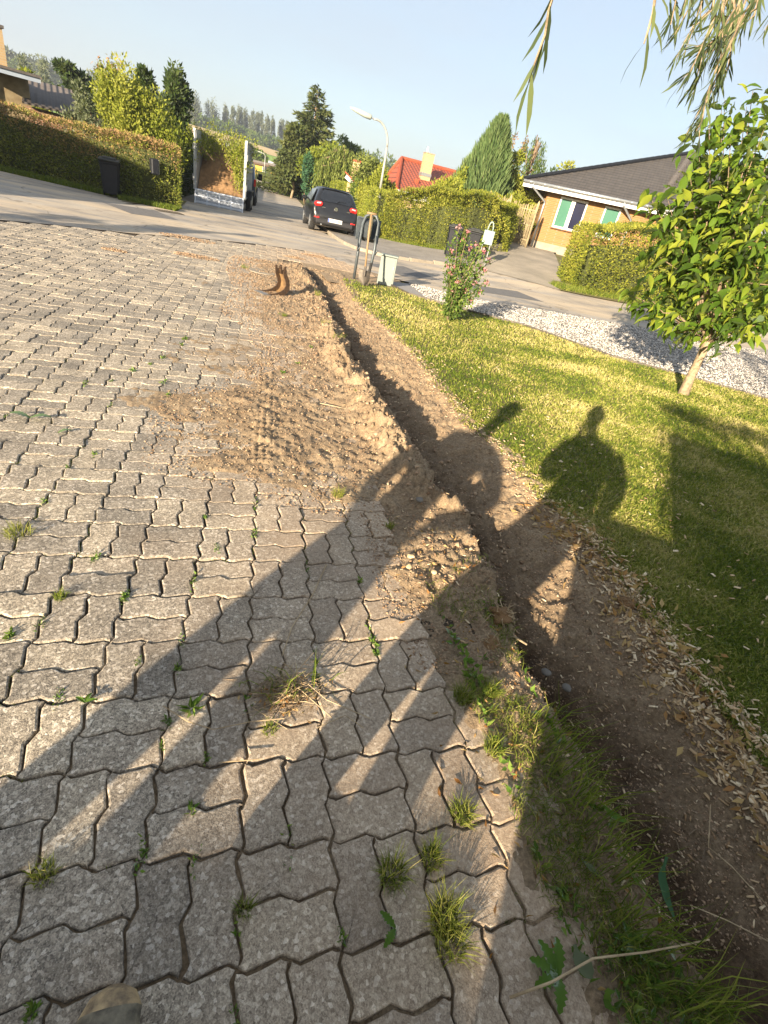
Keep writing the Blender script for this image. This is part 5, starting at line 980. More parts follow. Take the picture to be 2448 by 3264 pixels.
def wheelbarrow():
    b = W(1155, 893); D0 = math.hypot(b[0], b[1]); t = thing('wheelbarrow', 'wheelbarrow stood upright on its handles beside the cabinet', 'wheelbarrow', b); mb = MB(); loc = lambda px, py, dd=0: AT(px, py, D0+dd)-np.array(b)
    mb.tube([loc(1128, 888), loc(1146, 770), loc(1156, 715, .25), loc(1166, 690, .3), loc(1183, 681, .32), loc(1200, 690, .3), loc(1206, 712, .25), loc(1195, 790, .05), loc(1172, 890)], .03, 10); mb.build('frame', MT['steel_dark'], t, True)
    for a, c in (((1128, 888), (1136, 835)), ((1172, 890), (1184, 838))): MB().tube([loc(*a, -.005), loc(*c, .0)], .026, 8).build('grip', MT['rubber'], t)
    # tray: open tub seen from below, behind the frame
    R0 = [loc(1141, 690, .42), loc(1214, 706, .42), loc(1203, 776, .22), loc(1134, 760, .22)]; R1 = [loc(1156, 704, .3), loc(1199, 714, .3), loc(1193, 765, .14), loc(1148, 752, .14)]
    V = R0+R1; mesh('tray', V+[v+np.array([0, .01, 0]) for v in V], [(0, 1, 5, 4), (1, 2, 6, 5), (2, 3, 7, 6), (3, 0, 4, 7), (4, 5, 6, 7), (8, 12, 13, 9), (9, 13, 14, 10), (10, 14, 15, 11), (11, 15, 12, 8), (12, 15, 14, 13), (0, 8, 9, 1), (1, 9, 10, 2), (2, 10, 11, 3), (3, 11, 8, 0)], MT['tray'], t); MB().tube(R0+[R0[0]], .014, 6).build('tray_rim', MT['steel_dark'], t)
    c = loc(1180, 728, .1); c2 = c+np.array([.09, 0, 0]); w_ = MB(); 
    ring = [c+np.array([0.02*math.cos(a), .1*math.cos(a), .19*math.sin(a)]) for a in np.linspace(0, 2*math.pi, 22)]; w_.tube(ring, .04, 8, False); wo = w_.build('wheel', MT['muddy'], t, True); MB().tube([c-[.03, 0, 0], c+[.03, 0, 0]], .1, 14).build('rim', MT['steel_dark'], wo)
    for x in ((1140, 800), (1196, 812)): MB().tube([loc(x[0]+4, x[1]-60, .08), loc(*x, -.12), loc(x[0]+8, x[1]-14, -.16)], .014, 6).build('leg', MT['steel_dark'], t, True)
MT['tray'] = M('black_tray', (.05, .06, .065), (.03, .035, .04), 12, .5, .2, 60); MT['muddy'] = M('muddy_tyre', (.2, .17, .1), (.05, .05, .04), 20, .9, .4, 80)
wheelbarrow()
def spade():
    b = W(1160, 912); D0 = math.hypot(b[0], b[1])-.08; t = thing('spade', 'spade with wooden shaft leaning on the upright wheelbarrow', 'spade', b); loc = lambda px, py, dd=0: AT(px, py, D0+dd)-np.array(b)
    MB().tube([loc(1163, 866, -.02), loc(1172, 780, .06), loc(1184, 684, .16)], [.02, .018, .017], 8).build('shaft', MT['wood'], t, True); MB().tube([loc(1171, 678, .16), loc(1200, 684, .16)], .02, 8).build('handle', MT['wood'], t, True)
    V = []; 
    for i in range(6):
        f = i/5; y = 862+48*f; hw = np.interp(f, [0, .1, .6, .85, 1], [.09, .115, .11, .075, .015])
        for j in range(7): u = -1+j/3; c = loc(1163-3*f, y, -.06+.05*(1-f)); V.append(c+np.array([hw*u, .035*u*u+.0, 0]))
    V = np.array(V); V2 = V+[0, .008, 0]; F = [(i*7+j, i*7+j+1, i*7+j+8, i*7+j+7) for i in range(5) for j in range(6)]; F += [tuple(k+42 for k in q[::-1]) for q in F]; mesh('blade', np.r_[V, V2], F, MT['rust_dark'], t, True); MB().tube([loc(1162, 880, -.05), loc(1165, 850, -.01)], [.014, .026], 8).build('socket', MT['rust_dark'], t)
MT['rust_dark'] = M('dirty_blade', (.12, .1, .075), (.05, .045, .04), 14, .6, .3, 80, metal=.4)
spade()
def bucket():
    b = W(888, 942); t = thing('digger_bucket', 'narrow rusty digger bucket lying on the sandy paving', 'digger bucket', (b[0]+.02, b[1]-.02, 0), R(33)); t.scale = (.8, .8, .78); wd = .27
    outer = [(-.3, .0), (-.12, .0), (.05, .0), (.15, .045), (.195, .12), (.2, .21), (.17, .3), (.125, .375), (.09, .44)]; inner = [(-.3, .016), (-.2, .028), (-.1, .042), (.0, .07), (.08, .12), (.118, .19), (.1, .27), (.055, .35), (.04, .44)]
    for y in (0, wd):  # side cheeks
        V = [(x, y+d, z) for d in (0, .018) for x, z in outer+inner]; n = 9; F = [(i, i+1, n+i+1, n+i) for i in range(n-1)]; F += [tuple(k+18 for k in q[::-1]) for q in F]; F += [(i, i+18, i+19, i+1) for i in range(n-1)]+[(n+i, n+i+1, n+i+19, n+i+18) for i in range(n-1)]+[(0, 9, 27, 18), (8, 26, 35, 17)]; mesh('side_plate', V, F, MT['rust'], t)
    V = [(x, y, z) for y in (.018, wd) for x, z in outer]+[(x*.94, y, z*.96+.012) for y in (.018, wd) for x, z in outer]; F = [(i, i+1, i+10, i+9) for i in range(8)]; F += [tuple(k+18 for k in q[::-1]) for q in F]; mesh('shell', V, F, MT['rust_in'], t, True)
    MB().box((-.3, wd/2, .01), (.16, wd+.06, .022), 0, 0, 0, .06).build('cutting_edge', MT['worn'], t)
    for y in (.06, wd-.06):
        MB().prism([(.02, .38), (.14, .36), (.15, .43), (.125, .47), (.14, .5), (.12, .515), (.09, .49), (.075, .45), (.045, .45), (.04, .5), (.015, .51), (.0, .49), (.012, .44)], .022, (0, y, 0), 'y').build('hook', MT['rust'], t)
MT['rust_in'] = M('bucket_inside', (.22, .135, .06), (.09, .055, .03), 10, .6, .3, 90)
bucket()
c = W(838, 868); MB_ = MB(); MB_.tube([(0, 0, 0), (0, 0, .012)], .24, 28); o = MB_.build('manhole_cover', MT['kerb'], None); o.location = (c[0], c[1], .004); tag(o, 'round pale concrete cover half buried in soil behind the digger bucket', 'manhole cover')
c = W(540, 676); o = MB(); o.box((0, 0, .0), (.7, .42, .012)); [o.box((x, 0, .008), (.03, .36, .01)) for x in np.linspace(-.28, .28, 9)]; o = o.build('drain_grate', MT['rust_dark']); o.location = (c[0], c[1], .006); o.rotation_euler = (0, 0, R(28)); tag(o, 'iron drain grate in the sandy asphalt left of the trailer ramp', 'drain')
# ================================================================== PEOPLE
def person(name, label, J, E, hair, boots, extra=None):
    me = bpy.data.meshes.new('body'); ks = list(J); idx = {k: i for i, k in enumerate(ks)}; pts = [PA(*J[k][:3]) for k in ks]; base = PA(J['pelvis'][0], J['pelvis'][1]); t = thing('person', label, 'person', base)
    me.from_pydata([tuple(p-base) for p in pts], [(idx[a], idx[b]) for a, b in E], []); me.update(); o = link(bpy.data.objects.new('body', me), t); s_ = o.modifiers.new('s', 'SKIN'); s_.use_smooth_shade = True; sub = o.modifiers.new('u', 'SUBSURF'); sub.levels = sub.render_levels = 2
    for i, k in enumerate(ks):
        r_ = J[k][3]; v = me.skin_vertices[0].data[i]; v.radius = (r_, r_*(J[k][4] if len(J[k]) > 4 else 1)); v.use_root = k == 'pelvis'
    me.materials.append(MT[extra or 'cloth_jack'])
    hd = PA(*J['head'][:3])-base; f = EA; rt = EP; up_ = np.array([0, 0, 1.])
    bm = bmesh.new(); bmesh.ops.create_icosphere(bm, subdivisions=3, radius=1); 
    for v in bm.verts:
        x, y, z = v.co; w_ = .078*(1-.12*max(0, -z)); nose = .02*math.exp(-((x/.14)**2+((z+.1)/.2)**2))*(y > 0); chin = .012*math.exp(-((x/.3)**2+((z+.85)/.25)**2))*(y > 0); eye = -.008*math.exp(-(((abs(x)-.38)/.16)**2+((z-.05)/.12)**2))*(y > 0)
        v.co = Vector(tuple(hd+rt*x*w_+f*(y*.095+nose+chin+eye)+up_*z*.12))
    m2 = bpy.data.meshes.new('head'); bm.to_mesh(m2); bm.free(); m2.materials.append(MT['skin']); m2.polygons.foreach_set('use_smooth', [True]*len(m2.polygons)); h = link(bpy.data.objects.new('head', m2), t)
    for s2 in (-1, 1):
        MB().tube([hd+rt*s2*.03+f*.085+up_*.008, hd+rt*s2*.03+f*.092+up_*.008], [.011, .009], 10).build('eye', MT['white'], h); MB().tube([hd+rt*s2*.074-up_*.02, hd+rt*s2*.088+up_*.02], [.012, .018], 8).build('ear', MT['skin'], h)
    MB().tube([hd+rt*-.022+f*.094-up_*.055, hd+rt*.022+f*.094-up_*.055], .006, 6).build('mouth', MT['hair'], h)
    hr = MB(); 
    bm = bmesh.new(); bmesh.ops.create_icosphere(bm, subdivisions=3, radius=1); bmesh.ops.delete(bm, geom=[v for v in bm.verts if v.co.z < -.1+.55*max(0, v.co.y)], context='VERTS')
    for v in bm.verts: x, y, z = v.co; v.co = Vector(tuple(hd+rt*x*.088+f*(y*.104-.006)+up_*(z*.13+.004)))
    m3 = bpy.data.meshes.new('hair'); bm.to_mesh(m3); bm.free(); m3.materials.append(MT[hair]); link(bpy.data.objects.new('hair' if hair == 'hair' else 'cap', m3), t)
    if hair != 'hair': MB().box(tuple(hd+f*.12+rt*.05+up_*.05), (.13, .1, .015), -R(SAZ)-.5, .005).build('cap_peak', MT[hair], t)
    return t, base
def hand(J, E, side, wr, d, spreadv, L=.085):
    """palm plus four fingers and a thumb, slightly curled"""
    wr = np.array(wr); d = np.array(d)/np.linalg.norm(d); s_ = np.array(spreadv)/np.linalg.norm(spreadv); n = np.cross(d, s_); pm = wr+d*.05; J[side+'palm'] = (*pm, .02, .6); E.append((side+'wrist', side+'palm'))
    for i, (o, l) in enumerate(((-.03, .07), (-.01, .08), (.01, .075), (.03, .06))):
        a = pm+d*.045+s_*o; b2_ = a+d*l*.5+n*.008; c_ = b2_+d*l*.35+n*.025
        for q, (nm, rr) in zip((a, b2_, c_), (('a', .0095), ('b', .0085), ('c', .007))): J[f'{side}f{i}{nm}'] = (*q, rr)
        E += [(side+'palm', f'{side}f{i}a'), (f'{side}f{i}a', f'{side}f{i}b'), (f'{side}f{i}b', f'{side}f{i}c')]
    a = pm-s_*.035-d*.01; c_ = a+d*.035-s_*.02+n*.02; J[side+'ta'] = (*a, .011); J[side+'tb'] = (*c_, .009); E += [(side+'palm', side+'ta'), (side+'ta', side+'tb')]
def build_people():
    # photographer: p sideways, a along the shadow, h up
    J = dict(pelvis=(.1, -.27, .92, .2, .7), waist=(.15, -.27, 1.05, .25, .6), chest=(.13, -.28, 1.19, .26, .6), neckb=(.11, -.27, 1.34, .08), neck=(.075, -.26, 1.43, .05), head=(.07, -.25, 1.565, .06),
             lsh=(-.05, -.27, 1.27, .105), lel=(-.12, -.2, 1.02, .09), lwrist=(-.01, -.07, 1.3, .032), rsh=(.33, -.27, 1.3, .105), rel=(.4, -.27, 1.1, .09), rwrist=(.33, -.2, .98, .06),
             lhip=(0, -.26, .8, .13), lkn=(-.24, -.12, .46, .095), lan=(-.36, -.03, .12, .065), rhip=(.08, -.3, .78, .13), rkn=(-.08, -.34, .43, .095), ran=(-.14, -.42, .12, .075))
    E = [('pelvis', 'waist'), ('waist', 'chest'), ('chest', 'neckb'), ('neckb', 'neck'), ('neck', 'head'), ('chest', 'lsh'), ('lsh', 'lel'), ('lel', 'lwrist'), ('chest', 'rsh'), ('rsh', 'rel'), ('rel', 'rwrist'), ('pelvis', 'lhip'), ('lhip', 'lkn'), ('lkn', 'lan'), ('pelvis', 'rhip'), ('rhip', 'rkn'), ('rkn', 'ran')]
    hand(J, E, 'l', J['lwrist'][:3], (.15, .05, .9), (1, 0, 0)); hand(J, E, 'r', J['rwrist'][:3], (-.1, .15, -.9), (0, 1, 0))
    t, base = person('person', 'person in work clothes taking the picture, of whom only a worn boot tip shows', J, E, 'hair', None)
    def boot(tip, heel, par, base, h=.1, w_=.052):
        tip = np.array(tip); heel = np.array(heel); d = tip-heel; Lb = np.linalg.norm(d); d = d/Lb; sd_ = np.array([d[1], -d[0], 0]); V = []; st = [(0, .7, .1), (.04, .85, .13), (.3, .85, .15), (.5, .8, .115), (.68, .95, .085), (.85, 1, .075), (.95, .75, .06), (1, .35, .04)]
        for f, wf, hf in st:
            for k in range(12): a = 2*math.pi*k/12; x = math.cos(a)*w_*wf; z = max(0, (math.sin(a)*.5+.5))**.8*hf*h/.1; V.append(heel+d*Lb*f+sd_*x+np.array([0, 0, z])-base)
        F = [(i*12+j, i*12+(j+1) % 12, (i+1)*12+(j+1) % 12, (i+1)*12+j) for i in range(7) for j in range(12)]+[tuple(range(11, -1, -1)), tuple(range(84, 96))]; F1 = [f for f in F if min(f) < 60]; F2 = [f for f in F if min(f) >= 60]
        o = mesh('boot', V[:72], F1, MT['boot'], par, True); mesh('toe_cap', V[60:], [tuple(i-60 for i in f) for f in F2], MT['boot_toe'], o, True)
        mb = MB(); q0 = heel+d*Lb*.12-base; mb.tube([q0+[0, 0, .1], q0+[0, 0, .2]], [.055, .06], 12); mb.build('boot_shaft', MT['boot'], o, True)
        mb = MB(); mb.tube([q0+d*.1+sd_*-.03+[0, 0, .125], q0+d*.1+sd_*.03+[0, 0, .125]], .004, 5); mb.tube([q0+d*.13+sd_*-.03+[0, 0, .108], q0+d*.13+sd_*.03+[0, 0, .108]], .004, 5); mb.build('laces', MT['straw'], o)
    tip = np.array([-.205, .41, 0]); boot(tip, tip-np.array([-.02, .3, 0]), t, base, .11, .058); r = PA(-.14, -.46); boot(r+np.array([.02, .2, 0]), r+np.array([0, -.08, 0]), t, base)
    # the phone in hand, right behind the lens
    ph = MB(); fw = RM@np.array([0, 0, -1.]); c = EYE-fw*.016; o = MB().box((0, 0, 0), (.075, .155, .008), 0, .003).build('phone', MT['phone'], None); m = cam.matrix_world.copy(); m.translation = Vector(tuple(EYE-fw*.016+RM@np.array([0, -.05, 0]))); o.matrix_world = m; tag(o, 'black phone held up by the person taking the picture', 'phone')
    # companion
    a0 = -1.42; J = dict(pelvis=(-.77, a0, .88, .19, .7), waist=(-.76, a0, 1.05, .18, .7), chest=(-.74, a0, 1.25, .21, .65), neckb=(-.73, a0, 1.4, .085), neck=(-.72, a0, 1.49, .058), head=(-.7, a0, 1.63, .06),
             lsh=(-.92, a0, 1.33, .09), lel=(-1.03, a0-.05, 1.08, .065), lwrist=(-.95, a0+.14, .93, .045), rsh=(-.55, a0, 1.33, .09), rel=(-.34, a0-.08, 1.12, .07), rwrist=(-.52, a0+.1, 1.0, .045),
             lhip=(-.87, a0, .78, .14), lkn=(-.89, a0+.04, .45, .12), lan=(-.9, a0, .12, .11), rhip=(-.67, a0, .78, .11), rkn=(-.62, a0+.04, .45, .085), ran=(-.61, a0, .12, .07))
    E = [('pelvis', 'waist'), ('waist', 'chest'), ('chest', 'neckb'), ('neckb', 'neck'), ('neck', 'head'), ('chest', 'lsh'), ('lsh', 'lel'), ('lel', 'lwrist'), ('chest', 'rsh'), ('rsh', 'rel'), ('rel', 'rwrist'), ('pelvis', 'lhip'), ('lhip', 'lkn'), ('lkn', 'lan'), ('pelvis', 'rhip'), ('rhip', 'rkn'), ('rkn', 'ran')]
    hand(J, E, 'l', J['lwrist'][:3], (.2, .3, -.8), (0, 1, 0)); hand(J, E, 'r', J['rwrist'][:3], (-.6, .2, -.6), (.3, .2, .6))
    t2, base2 = person('person', 'second person outside the picture, in a cap, whose long shade falls over the trench', J, E, 'cloth_dark', None)
    for q in (-.9, -.61): r = PA(q, a0-.1); boot(r+EA*.3, r, t2, base2)
build_people()
# ================================================================== GROUND COVER
rs = np.random.default_rng(77)
def sample_lawn(n, dmax=99):
    """more blades where the picture shows them larger"""
    out = []; got = 0
    while got < n:
        y = np.exp(rs.uniform(math.log(.35), math.log(11.2), n))-.25; u = rs.random(n); xa = xE(y)-.03; xb = np.maximum(np.minimum(lawnx(y), 1.8+1.15*y+1.2), xa+.05); x = xa+(xb-xa)*u
        k = rs.random(n) < (xb-xa)/(1+1.1*np.maximum(y, 0)); x, y = x[k], y[k]; out.append(np.c_[x, y]); got += len(x)
    return np.concatenate(out)[:n]
q = sample_lawn(400000); x, y = q.T; d = np.hypot(x, y); dry = fbm(x*1.7, y*1.7, 4); stripe = .5+.5*np.sin((x*.86-y*.5)*2.6)
edge_ = np.exp(-(x-xE(y))/.12); keep = rs.random(len(x)) > .55*edge_+.16*(fbm(x*5+9, y*5, 3) > .6)
x, y, d, dry, stripe = [a[keep] for a in (x, y, d, dry, stripe)]; P = np.c_[x, y, lawnz(x, y)-.004]
v = np.clip(.35+1.4*(dry-.47)+.5*(fbm(x*6, y*6, 3)-.5)+.1*stripe+rs.normal(size=len(x))*.22+.3*(rs.random(len(x)) < .2), 0, 1)
o = blades('lawn_grass', P, .024+.02*dry+.004*(d > 5), .0035+.0011*d, GRASS, None, 1.3, v, rs=rs); tag(o, 'mown lawn of short green and straw coloured blades', 'grass', kind='stuff')
# gravel
n = 42000; x = 3.2+rs.random(n)**.8*12.5; ga = interp(GN, x)+.0; gb = interp(GF, x); y = ga+.02+(gb-ga-.02)*rs.random(n); P = np.c_[x, y, T(x, y)+.01+rs.random(n)*.015]
def pebbles(name, P, r, mat, sq=.6, parent=None):
    n = len(P); base = np.array([[1, 0, 0], [-.4, .9, 0], [-.5, -.8, 0], [.1, .1, .8], [.0, .0, -.6]]); V = base[None]*rs.uniform(.55, 1.35, (n, 5, 3)); a = rs.uniform(0, 6.28, n); c, s_ = np.cos(a), np.sin(a)
    X = V[..., 0]*c[:, None]-V[..., 1]*s_[:, None]; Yy = V[..., 0]*s_[:, None]+V[..., 1]*c[:, None]; r = np.broadcast_to(r, (n,))[:, None]; V = np.stack([X*r, Yy*r, V[..., 2]*r*sq], 2)+P[:, None]
    i = np.arange(n)[:, None]*5; F = np.concatenate([i+np.array([f]) for f in ((0, 1, 3), (1, 2, 3), (2, 0, 3), (1, 0, 4), (2, 1, 4), (0, 2, 4))]); return mesh(name, V.reshape(-1, 3), F, mat, parent, False, np.repeat(rs.random(n), 5))
def attrmat(name, cols, rough=.8):
    m, nt, b, N = newmat(name); at = N('ShaderNodeAttribute', attribute_name='v'); nt.links.new(ramp(nt, at.outputs['Fac'], [(i/(len(cols)-1)*.96+.02, c) for i, c in enumerate(cols)]), b.inputs['Base Color']); b.inputs['Roughness'].default_value = rough; return m
MT['pebble'] = attrmat('white_gravel', [(.12, .11, .1), (.3, .28, .25), (.48, .45, .4), (.64, .6, .55)]); MT['clod'] = attrmat('soil_crumb', [(.18, .11, .06), (.3, .2, .12), (.42, .31, .2)], .95); MT['chips'] = attrmat('wood_chip', [(.25, .15, .07), (.46, .32, .17), (.6, .46, .28), (.72, .6, .4)], .8)
tag(pebbles('white_gravel', P, .019+.011*rs.random(n), MT['pebble']), 'strip of white gravel between lawn and road', 'gravel', kind='stuff')
# lawn edging of dark timber along the gravel
mb = MB(); gp = np.array(GN)
for a, b_ in zip(gp[:-1], gp[1:]):
    c = (a+b_)/2; mb.box((c[0], c[1], .01), (np.linalg.norm(b_-a)-.01, .02, .08), math.atan2(*(b_-a)[::-1]))
tag(mb.build('edging_board', MT['rust_dark']), 'dark edging strip between the lawn and the white gravel', 'edging')
# crumbs of soil over the spoil and paving
def soil_pts(n, lo, hi, y1=11.5):
    y = np.exp(rs.uniform(math.log(.5), math.log(y1+.3), n))-.2; u = rs.random(n); x = lo(y)+(hi(y)-lo(y))*u; return x, y
x, y = soil_pts(34000, lambda y: interp(DL, y)-.25, lambda y: xE(y)+.02); k = (y > 1.2) | (x > xL(y)-.2); x, y = x[k], y[k]; z = np.maximum(zsoil(x, y), np.where(x < np.minimum(.84, xL(y)-.3), 0, -9)); r = .002+.007*rs.random(len(x))**3+.0009*y
tag(pebbles('soil_crumbs', np.c_[x, y, z+r*.2], r, MT['clod'], .8), 'crumbs of dry soil strewn along the trench', 'soil', kind='stuff')
# larger clods and stones on the spoil
n = 900; y = rs.uniform(1.75, 9.5, n); x = xL(y)+.03-np.abs(rs.normal(size=n))*.22; k = rs.random(n) < .35; x = np.where(k, xL(y)+rs.random(n)*.35, x); z = zsoil(x, y); tag(pebbles('soil_clods', np.c_[x, y, z+.006], rs.uniform(.006, .026, n), MT['clod'], .85), 'lumps of dug soil along the trench edge', 'soil', kind='stuff')
# bits of root and twig on the bare soil
mb = MB()
for i in range(420):
    yy = math.exp(rs.uniform(math.log(.5), math.log(9))); xx = interp(DL, np.array(yy))+(xE(np.array(yy))-interp(DL, np.array(yy)))*rs.random(); zz = max(float(zsoil(xx, np.array(yy))), 0 if xx < .8 else -9)+.004; a = rs.uniform(0, 6.28); L2 = rs.uniform(.02, .09); d_ = np.array([math.cos(a), math.sin(a), rs.normal()*.2])*L2; p_ = np.array([xx, yy, zz]); mb.tube([p_-d_/2, p_+rs.normal(size=3)*.006, p_+d_/2+[0, 0, .006]], [.0022, .0018, .001], 4)
tag(mb.build('root_bits', MT['bark']), 'snapped roots and twigs scattered over the bare soil', 'twigs', kind='stuff')
# wood chips
def chips(P, L, wd, name='chip'):
    n = len(P); L = np.broadcast_to(L, (n,))[:, None]; a = rs.uniform(0, 6.28, n); d = unit(np.stack([np.cos(a), np.sin(a), rs.normal(size=n)*.22], 1)); s_ = unit(np.cross(d, np.array([0, 0, 1.])+rs.normal(size=(n, 3))*.35)); nn = np.cross(s_, d); W_ = L*wd*rs.uniform(.5, 1.4, (n, 1)); V = []
    for t_ in (-1, 1):
        V += [P-d*L/2*rs.uniform(.8, 1, (n, 1))-s_*W_/2*rs.uniform(.3, 1, (n, 1))+nn*t_*.0015, P+d*L/2-s_*W_/2*rs.uniform(.5, 1, (n, 1))+nn*t_*.0015, P+d*L/2*.8+s_*W_/2+nn*t_*.0015, P-d*L/2+s_*W_/2*rs.uniform(.4, 1, (n, 1))+nn*t_*.0015]
    V = np.stack(V, 1); i = np.arange(n)[:, None]*8; F = np.concatenate([i+np.array([f]) for f in ((0, 1, 2, 3), (7, 6, 5, 4), (0, 4, 5, 1), (1, 5, 6, 2), (2, 6, 7, 3), (3, 7, 4, 0))]); return V.reshape(-1, 3), F, np.repeat(rs.random(n), 8)
n = 4200; y = np.exp(rs.uniform(math.log(.45), math.log(8.5), n))-.1; w_ = np.where(y < 2.6, .075, .06); x = xE(y)-.01+rs.normal(size=n)*w_-.05*rs.random(n)*(y < 2.2)
k = rs.random(n) < np.where(y < 2.4, 1, .45); x, y = x[k], y[k]; z = np.where(x > xE(y), lawnz(x, y)+.012, zsoil(x, y)+.004); V, F, A = chips(np.c_[x, y, z+rs.random(len(x))*.012*(y < 2.3)], .012+.032*rs.random(len(x))**1.5, .38)
tag(mesh('wood_chips', V, F, MT['chips'], None, False, A), 'pale wood chips spread along the lawn edge of the trench', 'wood chips', kind='stuff')
n = 800; y = np.exp(rs.uniform(math.log(.45), math.log(10), n))-.1; x = interp(DL, y)+(xE(y)-interp(DL, y))*rs.random(n); z = np.maximum(zsoil(x, y), np.where(x < np.minimum(.84, xL(y)-.3), 0, -9)); V, F, A = chips(np.c_[x, y, z+.004], .01+.022*rs.random(n), .3)
tag(mesh('scattered_chips', V, F, MT['chips'], None, False, A), 'scattered chips and bark bits on the bare soil', 'wood chips', kind='stuff')
n = 260; y = rs.uniform(.4, 6, n); x = xE(y)+.1+rs.random(n)**1.5*1.6; V, F, A = chips(np.c_[x, y, lawnz(x, y)+.025], .02+.02*rs.random(n), .35); tag(mesh('chips_in_grass', V, F, MT['chips'], None, False, A), 'single wood chips lying in the lawn', 'wood chips', kind='stuff')
# rough grass and weeds between paving and trench at the bottom
n = 13000; y = np.exp(rs.uniform(math.log(.45), math.log(2.6), n))-.38; x = .84+(xL(y)-.8)*rs.random(n)**.9*1.02; dens = ss((fbm(x*7, y*7, 3)-.4)/.16)*ss((2.0-y)/.7); k = rs.random(n) < dens; x, y = x[k], y[k]
tag(blades('rough_grass', np.c_[x, y, zsoil(x, y)-.002], .035+.02*rs.random(len(x)), .0024, GRASS, None, 2.1, np.clip(.25+rs.normal(size=len(x))*.22+.3*(rs.random(len(x)) < .18), 0, 1), rs=rs), 'matted rough grass on the strip between the paving and the trench', 'grass', kind='stuff')
n = 520; y = rs.uniform(.12, 1.0, n); x = xL(y)+rs.normal(size=n)*.06-.05; tag(blades('long_grass', np.c_[x, y, zsoil(x, y)-.005], .12+.08*rs.random(n), .004, GRASS, None, 1.2, np.clip(.3+rs.normal(size=n)*.2, 0, 1), np.array([.35, -.1, 0]), rs), 'long grass hanging over the near end of the trench', 'grass', kind='stuff')
n = 9000; x = rs.uniform(-9, -2.6, n); y = np.interp(x, [-9, -6.4, -4.5, -2.6], [20.3, 19.4, 18.9, 18.9])+rs.uniform(-.15, .5, n)-.5*(x > -4.2); tag(blades('verge_grass', np.c_[x, y, 0*x], .12, .02, GRASS, None, .8, np.clip(.2+rs.normal(size=n)*.15, 0, 1), rs=rs), 'grass verge under the clipped hedge', 'grass', kind='stuff')
sheet('verge', [(-4.0, 17.9), (-3.2, 18.4), (-2.7, 20), (-2.9, 23)], [(-4.4, 19.8), (-3.6, 19.6), (-3.4, 21), (-3.5, 23)], .012, MT['lawnbase'], 6, 20)
n = 16000; x = rs.uniform(4.2, 19, n); ya = np.interp(x, [4.2, 5, 6.2, 7.9, 9.2, 9.3, 13, 19], [24, 22.6, 21.3, 20.2, 19.8, 16.1, 15.7, 15]); y = ya+rs.uniform(0, .9, n); k = (x < 7.9) | (x > 9.3); x, y = x[k], y[k]
tag(blades('verge_grass', np.c_[x, y, T(x, y)-.05], .2, .02, GRASS, None, .8, np.clip(.3+rs.normal(size=len(x))*.2, 0, 1), rs=rs), 'unmown grass verge below the shaggy hedges', 'grass', kind='stuff')
sheet('verge', [(9.25, 16.0), (11, 15.6), (13, 15.55), (19, 15)], [(9.7, 17.5), (11.5, 17.2), (13, 17), (19, 16.4)], .03, MT['lawnbase'], 6, 20)
n = 1500; y = rs.uniform(.08, 1.6, n); x = .86+(xL(y)-.9)*rs.random(n); k = fbm(x*5+3, y*5, 3) > .5; x, y = x[k], y[k]
tag(leaves('ground_weeds', np.c_[x, y, zsoil(x, y)+.01], .032, .5, LF['weed'], None, unit(np.c_[rs.normal(size=(len(x), 2)), .5+.3*rs.random(len(x))]), rs.random(len(x)), .4, rs), 'broad leaved weeds creeping over the strip beside the trench', 'weeds', kind='stuff')
n = 1000; y = rs.uniform(.3, 2.6, n); x = xE(y)-.03+rs.normal(size=n)*.1; tag(leaves('curled_leaves', np.c_[x, y, np.maximum(zsoil(x, y), -.06)+.012], .05, .4, LF['deadleaf'], None, unit(rs.normal(size=(n, 3))*[1, 1, .4]), .5+.5*rs.random(n), .6, rs), 'curled dry leaves mixed with the chips at the lawn edge', 'fallen leaves', kind='stuff')
